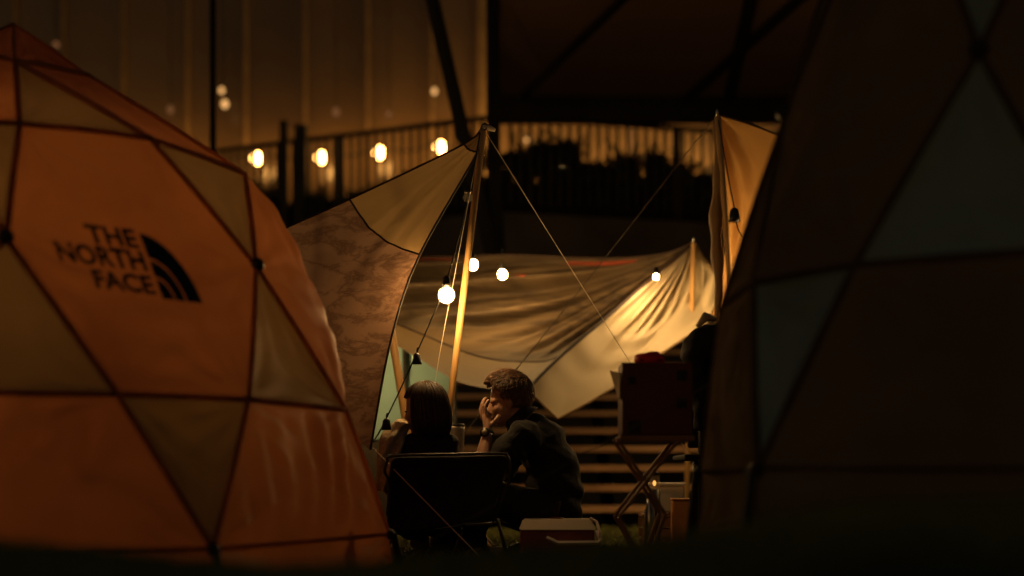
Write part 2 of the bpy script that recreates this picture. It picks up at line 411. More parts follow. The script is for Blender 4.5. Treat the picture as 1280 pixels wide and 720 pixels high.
# logo printed on the large orange panel
me = panL['hex', 0].data
bvh = BVHTree.FromPolygons([v.co.copy() for v in me.vertices], [tuple(p.vertices) for p in me.polygons])
camp = V((0, 0, CAM_H))
def onpanel(px, py, off=.0035):
    d = (P(px, py, 5) - camp).normalized()
    h_, n_, i_, t_ = bvh.ray_cast(camp, d)
    if h_ is None: return P(px, py, 4.45)
    if n_.dot(d) > 0: n_ = -n_
    return h_ + n_ * off
def logo_px(u, v):                    # logo plane: u to the right, v down, in pixels of the unskewed logo
    return 171 + u * .985 + v * .365, 291 + u * .118 + v * 1.0
def text_part(txt, right, top, height, width, parent):
    cu = bpy.data.curves.new('t', 'FONT'); cu.body = txt; cu.size = 1; cu.offset = .034; cu.resolution_u = 3; cu.space_character = 1.02
    o = bpy.data.objects.new('t', cu); COL.objects.link(o); dg = bpy.context.evaluated_depsgraph_get()
    m_ = bpy.data.meshes.new_from_object(o.evaluated_get(dg)); bpy.data.objects.remove(o)
    bm = bmesh.new(); bm.from_mesh(m_); bpy.data.meshes.remove(m_)
    bmesh.ops.triangulate(bm, faces=bm.faces)
    x0 = min(v.co.x for v in bm.verts); x1 = max(v.co.x for v in bm.verts); y0 = min(v.co.y for v in bm.verts); y1 = max(v.co.y for v in bm.verts)
    for v in bm.verts:
        u = right - width + (v.co.x - x0) / (x1 - x0) * width; vv = top + (1 - (v.co.y - y0) / (y1 - y0)) * height
        v.co = onpanel(*logo_px(u, vv))
    return obj('lettering', bm, 'print_black', parent)
hexp = panL['hex', 0]
def logo_child(o):
    o.parent = hexp; o.location = (0, 0, 0)
for t_, r_, top, hh, ww in (('THE', -4, -3, 24, 64), ('NORTH', -4, 24, 26, 112), ('FACE', -4, 55, 24, 76)):
    o = text_part(t_, r_, top, hh, ww, None); logo_child(o)
for (r0, r1) in ((0, .30), (.34, .58), (.62, 1.0)):
    bm = bmesh.new(); n = 20; g = []
    RX, RY = 50, 82
    for k in range(n + 1):
        a = math.pi / 2 * k / n
        pts = []
        for s in range(5):
            r = r0 + (r1 - r0) * s / 4
            pts.append(bm.verts.new(onpanel(*logo_px(math.sin(a) * RX * r + 2, 83 - math.cos(a) * RY * r))))
        g.append(pts)
    for k in range(n):
        for s in range(4): bm.faces.new((g[k][s], g[k + 1][s], g[k + 1][s + 1], g[k][s + 1]))
    bmesh.ops.remove_doubles(bm, verts=bm.verts, dist=1e-5)
    o = obj('emblem_arc', bm, 'print_black', None); logo_child(o)

# lantern and luggage inside the lit tent
t = thing('camping_lantern', 'small lit lantern hanging inside the orange tent', 'lantern', (-1.72, 5.3, 1.0))
bm = bmesh.new(); ell(bm, (-1.72, 5.3, 1.0), (.05, .05, .065)); obj('glow', bm, 'lantern_glow', t, True)
bm = bmesh.new(); tube(bm, [(-1.72, 5.3, 1.07), (-1.72, 5.3, 1.11)], .04, 12); obj('cap', bm, 'dark_metal', t)
bm = bmesh.new(); tube(bm, [(-1.72, 5.3, 1.11), (-1.83, 5.3, 1.9)], .004, 5); obj('hook', bm, 'dark_metal', t)
for i, (px, hgt, wd, lab) in enumerate(((386, .17, .05, 'tall dark bottle standing against the inside of the orange tent'), (411, .13, .045, 'shorter dark bottle standing against the inside of the orange tent'))):
    c = P(px, 690, 5.2); z = gz(c.x, c.y) + .02
    t = thing('water_bottle', lab, 'bottle', (c.x, c.y, z))
    bm = bmesh.new(); tube(bm, [(c.x, c.y, z), (c.x, c.y, z + hgt), (c.x, c.y, z + hgt + .03)], [wd * .8, wd * .8, wd * .4], 12); obj('body', bm, 'black_plastic', t, True)
    bm = bmesh.new(); tube(bm, [(c.x, c.y, z + hgt + .03), (c.x, c.y, z + hgt + .06)], wd * .38, 10); obj('cap', bm, 'black_plastic', t, True)

# ------------------------------------------------------------------ near tarp with its pole, guys and bulbs
def rope(name, pts, r, m, label, cat='rope', sagz=0, group=None):
    bm = bmesh.new()
    if len(pts) == 2: pts = [pts[0], pts[0].lerp(pts[1], .5) - V((0, 0, sagz)), pts[1]]
    tube(bm, crv(pts, 20), r, 6); return tag(obj(name, bm, m, None, True), label, cat, group)

tw = thing('tarp', 'patterned brown tarp with tan corner hung from the wooden pole', 'tarp', tuple(P(603, 160, 6.9)))
UT = [0, .07, .36, .62, 1]
rt = spline([P(604, 160, 6.9), P(597, 190, 6.87), P(525, 318, 6.7), P(490, 420, 6.5), P(463, 562, 6.3)], UT)
tp = spline([P(602, 158, 6.9), P(580, 180, 6.93), P(437, 249, 7.08), P(355, 286, 7.2), P(215, 350, 7.45)], UT)
def tarpf(u, v):
    a, b = rt(u), tp(u); p = a.lerp(b, v)
    n = V((.25, -1, .2)).normalized()
    s = math.sin(math.pi * v)
    p -= n * (.10 * u) * s
    p += V((-.02, 0, -.035)) * s * (u > .05) * min(1, u * 3)
    wv = math.sin(v * 26 + 3 * u + 2 * noise.noise(V((v * 4, u * 2, 1)))) * .009 * (1 - u) * s * min(1, u * 8)
    wv += .012 * noise.noise(V((u * 7, v * 5, 3))) * min(1, u * 3) * s + .004 * noise.noise(V((u * 25, v * 18, 7))) * s
    # tension creases where the seam meets the free edge
    wv += .006 * math.sin(math.atan2(v + .02, (u - .36)) * 18) * math.exp(-((u - .40) ** 2 + v * v * .3) * 40) 
    return p + n * wv
sheet('corner_patch', tarpf, 0, .07, 0, 1, 6, 40, 'tarp_corner', tw)
sheet('tan_panel', tarpf, .07, .36, 0, 1, 30, 70, 'tarp_tan', tw)
sheet('printed_panel', tarpf, .36, 1, 0, 1, 60, 70, 'tarp_print', tw)
for nm, c in (('seam', [tarpf(.36, i / 40) for i in range(41)]), ('seam', [tarpf(.07, i / 20) for i in range(21)]), ('hem', [tarpf(i / 40, 0) for i in range(41)]), ('hem', [tarpf(i / 40, 1) for i in range(41)])):
    bm = bmesh.new(); tube(bm, [p + V((0, -.004, 0)) for p in c], .0048 if nm == 'seam' else .0058, 6); obj(nm, bm, 'piping', tw, True)

def pole(top, bot, r, label, ferr=True):
    t = thing('tent_pole', label, 'pole', tuple(bot), 'wooden poles holding up the tarps')
    bm = bmesh.new(); tube(bm, [bot, bot.lerp(top, .5), top], r, 14); obj('shaft', bm, 'pole_wood', t, True)
    d = (top - bot).normalized()
    bm = bmesh.new(); tube(bm, [top, top + d * .03, top + d * .04], [r * .5, r * .45, r * .2], 8); obj('tip_pin', bm, 'metal', t, True)
    bm = bmesh.new(); tube(bm, [bot - d * .005, bot + d * .04], r * 1.18, 12); obj('foot_cap', bm, 'black_plastic', t, True)
    return t
def onground(x, d): p = P(x, 600, d); return V((p.x, d, gz(p.x, d)))
pt1 = P(604, 163, 6.88); b1 = onground(540, 6.88); b1.z -= .01
pole(pt1, b1, .0165, 'bright wooden pole under the peak of the patterned tarp')
pole(P(463, 255, 7.6), onground(533, 7.6), .022, 'wooden pole standing in front of the teal windbreak')
# toggle at the peak
t = thing('rope_toggle', 'small pale toggle tied at the top of the bright pole', 'toggle', tuple(P(613, 161, 6.87)))
bm = bmesh.new(); tube(bm, [P(606, 158, 6.87), P(612, 160, 6.86), P(619, 163, 6.86)], [.007, .013, .008], 8); obj('knot', bm, 'rope_pale', t, True)
bm = bmesh.new(); tube(bm, [P(602, 157, 6.88), P(606, 154, 6.87), P(611, 158, 6.86), P(605, 163, 6.86)], .005, 6); obj('loop', bm, 'rope_dark', t, True)

rope('guy_rope', [P(609, 168, 6.87), V((*onground(940, 6.25)[:2], .03))], .0017, 'rope_pale', 'pale guy rope running from the bright pole down behind the maroon box', sagz=.01)
rope('guy_rope', [P(466, 560, 6.28), P(604, 700, 6.02)], .0024, 'rope_pale', 'pale guy rope crossing in front of the black chair to the lawn')
rope('guy_rope', [P(893, 147, 7.5), P(500, 640, 8.1)], .0028, 'rope_dark', 'dark guy rope slanting from the tall tarp pole across the far tarp', sagz=.02)
rope('guy_rope', [P(905, 470, 4.85), P(450, 725, 4.7)], .0026, 'rope_dark', 'dark guy rope from the unlit tent crossing in front of the seated man')
rope('guy_rope', [P(601, 170, 6.86), P(571, 330, 6.84), P(545, 470, 6.84), P(536, 560, 6.84)], .0011, 'rope_pale', 'thin cord hanging down close along the bright pole')

def socket_part(p, parent, s=1.):
    bm = bmesh.new(); tube(bm, [p + V((0, 0, .03)) * s, p + V((0, 0, .022)) * s, p, p + V((0, 0, -.012)) * s], [.006 * s, .013 * s, .0165 * s, .0185 * s], 12)
    return obj('socket', bm, 'black_plastic', parent, True)
def bulb_clear(p, parent):
    bm = bmesh.new(); tube(bm, [p + V((0, 0, z)) for z in (.0, -.008, -.016, -.03, -.042, -.048)], [.011, .014, .021, .025, .018, .004], 14)
    return obj('unlit_bulb', bm, 'bulb_glass', parent, True)
sl1 = thing('string_lights', 'black bulb cable hanging from the patterned tarp beside the bright pole', 'string lights', tuple(P(600, 165, 6.87)))
cpts = [P(600, 166, 6.87), P(588, 232, 6.8), P(560, 345, 6.7), P(521, 441, 6.55), P(483, 523, 6.4), P(467, 552, 6.3)]
bm = bmesh.new(); tube(bm, crv(cpts, 40), .0036, 6); obj('cable', bm, 'cable', sl1, True)
for (x, y, d) in ((521, 448, 6.55), (483, 530, 6.4)):
    p = P(x, y, d); so_ = socket_part(p - V((0, 0, .012)), sl1, 1.25)
    bm = bmesh.new(); tube(bm, [p + V((0, 0, .03)), p + V((.004, 0, .05))], .004, 6); obj('clip', bm, 'black_plastic', so_)
p = P(585, 243, 6.8); socket_part(p + V((0, 0, .02)), sl1, .9); bulb_clear(p + V((0, 0, .012)), sl1)
# lit globe bulb
pb = P(558, 369, 6.68)
so_ = socket_part(pb + V((0, 0, .058)), sl1, 1.15)
bm = bmesh.new(); ell(bm, pb, (.040, .040, .040), None, 24); obj('globe', bm, 'bulb_glass', sl1, True)
bm = bmesh.new(); ell(bm, pb, (.021, .021, .024), None, 14); obj('filament', bm, 'bulb_hot', sl1, True)

# ------------------------------------------------------------------ far tarp (two sheets) with pole and bulbs
tf = thing('tarp', 'large sagging striped tarp with red stripes hung over the camp', 'tarp', tuple(P(868, 302, 9)))
top1 = spline([P(490, 322, 9.7), P(560, 321, 9.6), P(640, 319, 9.5), P(760, 323, 9.3), P(830, 317, 9.1), P(868, 303, 9.0)])
bot1 = spline([P(470, 418, 8.7), P(520, 446, 8.5), P(575, 478, 8.3), P(632, 487, 8.1), P(662, 484, 7.95)])
rid = spline([P(662, 484, 7.95), P(700, 446, 8.2), P(760, 395, 8.5), P(820, 344, 8.8), P(868, 303, 9.0)])
lef = spline([P(470, 418, 8.7), P(478, 370, 9.2), P(490, 322, 9.7)])
def coons(b, t_, l, r, u, v):
    return b(u) * (1 - v) + t_(u) * v + l(v) * (1 - u) + r(v) * u - (b(0) * (1 - u) * (1 - v) + b(1) * u * (1 - v) + t_(0) * (1 - u) * v + t_(1) * u * v)
def far1(u, v):
    p = coons(bot1, top1, lef, rid, u, v); m_ = 16 * u * (1 - u) * v * (1 - v)
    p += V((0, .25, -.02)) * m_
    a = 26 * math.atan2(1.06 - v, (1.05 - u) * 1.5 + .05) + 3.2 * u + 1.6 * noise.noise(V((u * 2.2, v * 2.2, 4)))
    amp = (.075 * (1 - u) + .034) * sstep(.25, .5, v) * min(1, (1 - v) * 5) * min(1, (1 - u) * 6)
    p += V((0, -1, .25)) * (math.sin(a) * amp + .5 * amp * math.sin(a * 2.3 + 1) + .03 * noise.noise(V((u * 5, v * 5, 1))) * m_)
    return p
def band(u, v):
    return far1(u, v)
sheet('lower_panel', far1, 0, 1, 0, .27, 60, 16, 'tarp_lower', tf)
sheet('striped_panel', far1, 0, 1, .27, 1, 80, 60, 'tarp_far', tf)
for (a, b, v0, v1) in ((.52, .70, .935, .97), (.10, .22, .94, .97), (.37, .46, .80, .815)):
    sheet('red_stripe', lambda u, v: far1(u, v) + V((0, -.008, 0)), a, b, v0, v1, 16, 4, 'stripe_red', tf)
for c in ([far1(i / 40, .27) for i in range(41)], ):
    bm = bmesh.new(); tube(bm, [q + V((0, -.004, 0)) for q in c], .006, 6); obj('seam', bm, 'piping', tf, True)
bm = bmesh.new(); tube(bm, [far1(1, i / 40) + V((0, -.012, 0)) for i in range(41)], .011, 6); obj('hem', bm, 'piping', tf, True)
bm = bmesh.new(); tube(bm, [far1(i / 40, 1) for i in range(41)], .008, 6); obj('hem', bm, 'piping', tf, True)
# pale second sheet
tg = thing('tarp', 'pale cream tarp with pleats gathered at its pole peak', 'tarp', tuple(P(868, 302, 9)))
pk = P(868, 302, 9.03)
LOP = [P(659, 487, 8.0), P(697, 524, 7.9), P(735, 504, 8.05), P(775, 480, 8.25), P(830, 440, 8.6), P(884, 404, 8.9), P(905, 360, 9.1)]
def lo(q):
    q = max(0, min(.99999, q)) * 6; i = int(q); return LOP[i].lerp(LOP[i + 1], q - i)
ri = spline([pk, P(886, 322, 9.05), P(898, 345, 9.1), P(905, 360, 9.1)])
rid2 = lambda v: rid(v) + V((0, .05, 0))
def far2(u, v):                        # v = 1 at the peak, u across
    a = lo(u); p0 = rid2(v); p1 = ri(1 - v)
    # straight fan from the peak with the left side following the ridge
    p = a.lerp(pk, v) ; k = (1 - u) ** 5
    p = p.lerp(a.lerp(pk, v) * .2 + (rid2(v)) * .8, k * min(1, v * 6))
    w_ = sstep(.40, .62, v) * (1 - sstep(.96, 1, v))
    pl = math.sin(u * 44 + 1.2 * noise.noise(V((u * 6, v * 2, 2)))) * .05 * w_
    p += V((.1, -1, 0)) * pl
    p += V((0, .22, -.10)) * 16 * u * (1 - u) * v * (1 - v) * .6
    p += V((0, -1, .3)) * (.018 * noise.noise(V((u * 6, v * 6, 5))) + .010 * math.sin(v * 40 + u * 9) * sstep(.1, .3, v) * (1 - sstep(.4, .5, v)) * (u < .55)) * min(1, 8 * v * (1 - v))
    return p
sheet('cloth', far2, 0, 1, 0, 1, 110, 70, 'tarp_pale', tg)
for f_ in (lambda s: far2(s, 0), lambda s: far2(1, s)):
    bm = bmesh.new(); tube(bm, [f_(i / 60) for i in range(61)], .007, 6); obj('hem', bm, 'tarp_corner', tg, True)
pole(P(867, 304, 8.95), onground(857, 8.95), .0165, 'wooden pole under the pleated peak of the cream tarp')

def hang_bulb(px, py, d, rise, m, label, r=.03):
    p = P(px, py, d); t = thing('hanging_bulb', label, 'bulb', tuple(p))
    bm = bmesh.new(); ell(bm, p, (r, r, r * 1.1), None, 14); obj('bulb', bm, m, t, True)
    socket_part(p + V((0, 0, r + .012)), t, 1.1)
    bm = bmesh.new(); tube(bm, [p + V((0, 0, r + .04)), p + V((0, .05, r + rise))], .003, 5); obj('cable', bm, 'cable', t)
    return t
hang_bulb(591, 331, 8.7, .12, 'bulb_mid', 'lit round bulb just right of the bright pole under the striped tarp', .028)
hang_bulb(628, 343, 8.9, .14, 'bulb_mid', 'lit bulb further right of the bright pole under the striped tarp', .026)
hang_bulb(820, 346, 8.5, .09, 'bulb_small', 'small lit bulb in front of the pleated cream tarp', .015)

hang_bulb(432, 420, 8.8, .5, 'bulb_mid', 'unseen bulb added behind the patterned tarp to light the teal windbreak', .032)  # unseen bulb added to brighten the windbreak and the lawn
hang_bulb(940, 440, 9.4, .6, 'bulb_mid', 'unseen bulb added behind the unlit tent to light the stairs', .034)  # added out of view so that the stair treads catch light
# ------------------------------------------------------------------ tall narrow tarp on the right
tr = thing('tarp', 'orange lit tarp corner with shadow stripes beside the unlit tent', 'tarp', tuple(P(897, 144, 7.5)))
pkr = P(897, 143, 7.52)
tpr = spline([pkr, P(940, 156, 7.7), P(980, 172, 7.9), P(1060, 205, 8.2)])
ler = spline([pkr, P(903, 220, 7.5), P(907, 300, 7.48), P(896, 372, 7.45), P(884, 404, 7.45)])
def rtf(u, v):
    p = ler(u).lerp(tpr(u), v)
    s = math.sin(math.pi * v) * min(1, u * 5)
    p += V((0, .12 * u, -.03)) * s
    p += V((.3, -1, 0)) * (.05 * math.sin(v * 17 + 4 * u + noise.noise(V((u * 3, v * 3, 0)))) + .012 * noise.noise(V((u * 6, v * 6, 2)))) * s
    return p
sheet('cloth', rtf, 0, 1, 0, 1, 50, 60, 'tarp_orange', tr)
def rolled(u): return ler(u) + V((-.012, -.02, 0))
bm = bmesh.new(); tube(bm, [P(893 + 5 * math.sin(t_ * 3) , 150 + 255 * t_, 7.44) + V((.012 * math.sin(t_ * 9), 0, 0)) for t_ in [i / 30 for i in range(31)]], [.012 + .022 * math.sin(math.pi * i / 30) * (1 + .3 * math.sin(i)) for i in range(31)], 8)
obj('rolled_edge', bm, 'tarp_corner', tr, True)
bm = bmesh.new(); tube(bm, [rtf(i / 40, 1) for i in range(41)], .006, 6); obj('hem', bm, 'piping', tr, True)
pole(P(897, 146, 7.42), onground(938, 7.42), .0165, 'slanting wooden pole beside the unlit tent')
t = thing('string_lights', 'bulb cable hanging along the slanting pole beside the unlit tent', 'string lights', tuple(P(897, 150, 7.36)))
bm = bmesh.new(); tube(bm, crv([P(898, 150, 7.36), P(916, 250, 7.33), P(932, 300, 7.35), P(1000, 330, 7.45)], 24), .0036, 6); obj('cable', bm, 'cable', t, True)
socket_part(P(918, 272, 7.33), t, 1.7)
p = P(1000, 342, 7.45); socket_part(p + V((0, 0, .045)), t, 1.2); bm = bmesh.new(); ell(bm, p, (.026, .026, .03), None, 14); obj('bulb', bm, 'bulb_mid', t, True)

# ------------------------------------------------------------------ stairs, teal windbreak
st = thing('staircase', 'wide wooden open staircase rising behind the seated man', 'stairs', (0.6, 10.2, 0))
for i in range(1, 13):
    z = .155 * i; y = 10.25 + .28 * i
    bm = bmesh.new(); box(bm, (.75, y + .16, z - .022), (4.6, .34, .052), None, .008); obj('tread', bm, 'stair_wood', st)
for x in (-1.5, .75, 3.0):
    bm = bmesh.new(); a = V((x, 10.4, -.05)); b = V((x, 10.25 + .28 * 12.2, .155 * 12.0))
    R = Matrix(); d = b - a
    vs = [a + V((-.04, 0, 0)), a + V((.04, 0, 0)), a + V((.04, .35, 0)), a + V((-.04, .35, 0))]
    vs += [v + d for v in vs]
    f = [(0, 1, 2, 3), (7, 6, 5, 4), (0, 4, 5, 1), (1, 5, 6, 2), (2, 6, 7, 3), (3, 7, 4, 0)]
    pyobj('stringer', [v - V((0, 0, .14)) for v in vs], f, 'steel_dark', st)
bm = bmesh.new(); box(bm, (.75, 15.05, .155 * 12 - .03), (4.6, 2.5, .06)); obj('landing', bm, 'stool_wood', st)
wb = thing('windbreak', 'teal canvas windbreak panel standing behind the seated woman', 'windbreak', tuple(onground(520, 9.4)))
x0, x1 = P(440, 0, 9.4).x, P(571, 0, 9.4).x
def wbf(u, v):
    p = V((x0 + (x1 - x0) * u, 9.4 + .02 * math.sin(u * 5) * math.sin(v * 3) + .02 * noise.noise(V((u * 4, v * 4, 0))), .62 + .76 * v)); return p
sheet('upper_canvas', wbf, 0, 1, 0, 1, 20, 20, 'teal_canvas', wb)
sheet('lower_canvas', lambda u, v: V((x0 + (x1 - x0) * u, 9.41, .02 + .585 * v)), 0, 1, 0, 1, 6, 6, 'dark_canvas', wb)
for x in (x0, x1 - .02, P(506, 0, 9.4).x):
    bm = bmesh.new(); tube(bm, [(x, 9.37, 0), (x, 9.37, 1.42)], .014, 8); obj('post', bm, 'dark_metal', wb, True)

# ------------------------------------------------------------------ terrace building, railing, canopy
DZ = 3.42
KC = V((-.13, 16.3, DZ)); KL = V((-8.0, 19.75, DZ)); KR = V((9.5, 18.3, DZ))
KL = KC + (V((-3.7, 18.0, DZ)) - KC) * 2.4; KR = KC + (V((2.45, 17.0, DZ)) - KC) * 3.2
poly = [KC, KR, V((14, 27, DZ)), V((-14, 27, DZ)), KL]
bm = bmesh.new(); up = [bm.verts.new(p) for p in poly]; dn = [bm.verts.new(p - V((0, 0, .5))) for p in poly]
bm.faces.new(up); bm.faces.new(list(reversed(dn)))
for i in range(5): bm.faces.new((up[i], dn[i], dn[(i + 1) % 5], up[(i + 1) % 5]))
tag(obj('terrace', bm, 'concrete'), kind='structure')
bm = bmesh.new(); rw = [KC + V((0, .35, 0)), KR + V((0, .35, 0)), KL + V((0, .35, 0))]
for a, b in ((rw[0], rw[1]), (rw[2], rw[0])):
    q = [bm.verts.new(v) for v in (V((a.x, a.y, -.1)), V((b.x, b.y, -.1)), V((b.x, b.y, DZ - .5)), V((a.x, a.y, DZ - .5)))]; bm.faces.new(q)
tag(obj('retaining_wall', bm, 'concrete'), 'dark concrete wall below the edge of the raised terrace', 'wall')

def railing(a, b, label, xlim):
    r = thing('railing', label, 'railing', tuple(a)); d = (b - a); L = d.length; dn_ = d.normalized()
    bm = bmesh.new(); tube(bm, [a + V((0, 0, 1.1)), b + V((0, 0, 1.1))], .032, 8); obj('top_rail', bm, 'rail_dark', r)
    bm = bmesh.new(); tube(bm, [a + V((0, 0, .1)), b + V((0, 0, .1))], .022, 8); obj('bottom_rail', bm, 'rail_dark', r)
    n = int(L / .118); m0 = None
    for i in range(1, n):
        p = a + dn_ * (i * .118)
        px = 640 + p.x / p.y * FPX
        if not xlim[0] < px < xlim[1]: continue
        if m0 is None:
            bm = bmesh.new(); box(bm, (0, 0, .6), (.044, .044, 1.0)); m0 = bpy.data.meshes.new('baluster'); bm.to_mesh(m0); bm.free(); m0.materials.append(M['rail_dark'])
        o = bpy.data.objects.new('baluster', m0); COL.objects.link(o); o.parent = r; o.location = p - V(r.location)
    for i in range(0, n, 18):
        p = a + dn_ * (i * .118 + .05)
        px = 640 + p.x / p.y * FPX
        if i and xlim[0] < px < xlim[1]:
            bm = bmesh.new(); box(bm, p + V((0, 0, .56)), (.06, .06, 1.12)); obj('post', bm, 'rail_dark', r)
    return r
railing(KC, KL, 'dark railing of the terrace in front of the glazed wall', (150, 640))
railing(KC, KR, 'dark railing of the terrace under the canopy roof', (600, 1010))
for (px, w_, lab, ytop) in ((355, .10, 'slim dark post rising at the terrace railing', 155), (376, .14, 'thick dark post rising at the terrace railing', 160)):
    d = 17.2; p = P(px, ytop, d); t = thing('gate_post', lab, 'post', (p.x, d, DZ))
    bm = bmesh.new(); box(bm, (p.x, d, (p.z + 2.2) / 2), (w_, w_, p.z - 2.2), None, .01); obj('shaft', bm, 'rail_dark', t)
    bm = bmesh.new(); box(bm, (p.x, d, p.z + .015), (w_ * 1.15, w_ * 1.15, .03), None, .006); obj('cap', bm, 'rail_dark', t)

bd = thing('building', 'dim pavilion with tall amber lit wall panels behind the terrace', 'building', (0, 21, DZ))
WY = 20.6
mx = [P(x, 0, WY).x for x in (20, 80, 155, 235, 308, 382, 460, 540, 603)]
edges = mx + [P(x, 0, WY).x for x in (700, 790, 880, 970, 1060)]
for a, b in zip(edges, edges[1:]):
    bm = bmesh.new(); box(bm, ((a + b) / 2, WY + .05, DZ + 2.6), (b - a - .015, .08, 5.2)); obj('wall_panel', bm, 'wall_panel', bd)
for i, x in enumerate(mx):
    bm = bmesh.new(); box(bm, (x, WY - .03, DZ + 2.6), (.045 if i < 8 else .13, .07, 5.2)); obj('mullion', bm, 'mullion', bd)
bm = bmesh.new(); box(bm, (0, WY + .3, DZ + 5.3), (22, .9, .3)); obj('roof_edge', bm, 'steel_dark', bd)
for sx in (-1, 1):
    bm = bmesh.new(); box(bm, (sx * 9.0, WY + .1, DZ + 2.6), (6, .1, 5.2)); obj('wall_panel', bm, 'wall_panel', bd)

cn = thing('canopy', 'dark flat canopy roof with slanting steel beams over the stairs', 'canopy', (2, 13, 4.5))
bm = bmesh.new(); box(bm, (4.3, 12.3, 4.62), (9.0, 6.6, .2)); obj('roof_slab', bm, 'soffit', cn)
bm = bmesh.new(); box(bm, (4.3, 15.5, 4.38), (9.0, .12, .28)); obj('edge_beam', bm, 'steel_dark', cn)
for (xa, ya, xb, yb, w_) in ((790, -10, 655, 122, .07), (1010, -10, 850, 132, .10), (934, 20, 908, 140, .10)):
    def sf(x, y): d = 4.12 * FPX / (HOR - y); return P(x, y, d)
    a, b = sf(xa, ya), sf(xb, yb); a = a + (a - b) * .9
    bm = bmesh.new(); tube(bm, [a, b], w_ * .6, 4); obj('beam', bm, 'steel_dark', cn)
x = P(617, 0, 12.2).x
xb = P(645, 0, 12.2).x
bm = bmesh.new(); tube(bm, [V((xb, 12.2, -.02)), V((x, 12.2, 3.0)), V((x - .005, 12.2, 4.6))], .058, 4); obj('column', bm, 'steel_dark', cn)
bm = bmesh.new(); tube(bm, [P(536, -20, 12.2), P(581, 175, 12.2), V((P(693, 660, 12.2).x, 12.2, -.02))], .07, 6); obj('column', bm, 'steel_dark', cn)
t = thing('lamp_post', 'thin dark post standing behind the orange tent', 'post', (P(266, 0, 12).x, 12, 0))
bm = bmesh.new(); tube(bm, [(P(266, 0, 12).x, 12, -.05), (P(266, 0, 12).x, 12, 4.6)], .028, 8); obj('shaft', bm, 'steel_dark', t, True)
bm = bmesh.new(); tube(bm, [(P(266, 0, 12).x, 12, -.02), (P(266, 0, 12).x, 12, .12)], .06, 8); obj('base', bm, 'steel_dark', t, True)

# terrace string lights: a row of bulbs hanging in front of the wall
ts = thing('string_lights', 'row of bright bulbs strung along the terrace wall', 'string lights', (0, 19.5, 4.8))
bl = [(140, 198, 20.1), (232, 197, 20.1), (321, 197, 20.1), (401, 196, 20.1), (474, 190, 20.1), (550, 183, 20.0), (594, 190, 19.9)]
cab = []
for (x_, y_, d_) in bl:
    p = P(x_, y_, d_); cab.append(p + V((0, 0, .10)))
    bm = bmesh.new(); ell(bm, p - V((0, 0, .01)), (.072, .072, .08), None, 16); obj('globe', bm, 'bulb_far', ts, True)
    bm = bmesh.new(); tube(bm, [p + V((0, 0, .055)), p + V((0, 0, .11))], .02, 8); obj('socket', bm, 'black_plastic', ts)
cc = []
for a, b in zip(cab, cab[1:]):
    for k in range(8): q = a.lerp(b, k / 8); q.z -= .12 * math.sin(math.pi * k / 8) ; cc.append(q)
cc.append(cab[-1]); bm = bmesh.new(); tube(bm, cc, .014, 5); obj('cable', bm, 'cable', ts)
t2 = thing('string_lights', 'small bulb under the canopy roof and unseen bulbs added behind the shrubs to light the wall', 'string lights', (1, 19, 4.8))
cab = []
for (x_, y_, d_, m_) in ((658, 175, 18.8, 'bulb_dim'), (700, 214, 19.9, 'bulb_wall_fill'), (775, 222, 19.9, 'bulb_wall_fill'), (838, 224, 19.9, 'bulb_wall_fill'), (892, 236, 19.9, 'bulb_wall_fill')):  # all but the small first bulb are unseen, added to light the wall
    p = P(x_, y_, d_); cab.append(p + V((0, 0, .09)))
    r_ = .022 if x_ == 658 else .05
    bm = bmesh.new(); ell(bm, p, (r_, r_, r_ * 1.1), None, 12); obj('bulb', bm, m_, t2, True)
    bm = bmesh.new(); tube(bm, [p + V((0, 0, r_)), p + V((0, 0, .1))], .016, 8); obj('socket', bm, 'black_plastic', t2)
bm = bmesh.new(); tube(bm, crv(cab, 24), .008, 5); obj('cable', bm, 'cable', t2)
for i, (x_, y_, r_, lab) in enumerate(((277, 113, .035, 'dim glow standing in for a glint high beside the thin dark post'), (281, 130, .045, 'dim glow standing in for a glint lower beside the thin dark post'), (543, 114, .035, 'dim glow standing in for a glint beside the leaning column'),
        (213, 137, .045, 'faint glow standing in for a spot of light above the orange tent slope'), (420, 140, .05, 'faint glow standing in for a spot of light above the thick gate post'), (486, 143, .04, 'faint glow standing in for a spot of light between the gate post and leaning column'), (70, 56, .04, 'faint glow standing in for a spot of light by the crown of the orange tent'))):
    p = P(x_, y_, 20.2); t = thing('glow_spot', lab, 'lamp', tuple(p))  # glowing blobs stand in for glints and faint spots of light
    bm = bmesh.new(); ell(bm, p, (r_, r_, r_ * 1.3), None, 10); obj('glow_blob', bm, 'bulb_dim' if i < 3 else emit_mat('glow_faint%d' % i, (1., .4, .14), .16), t, True)
    bm = bmesh.new(); tube(bm, [p + V((0, 0, r_)), V((p.x, p.y, DZ + 5.15))], .006, 5); obj('cord', bm, 'cable', t)

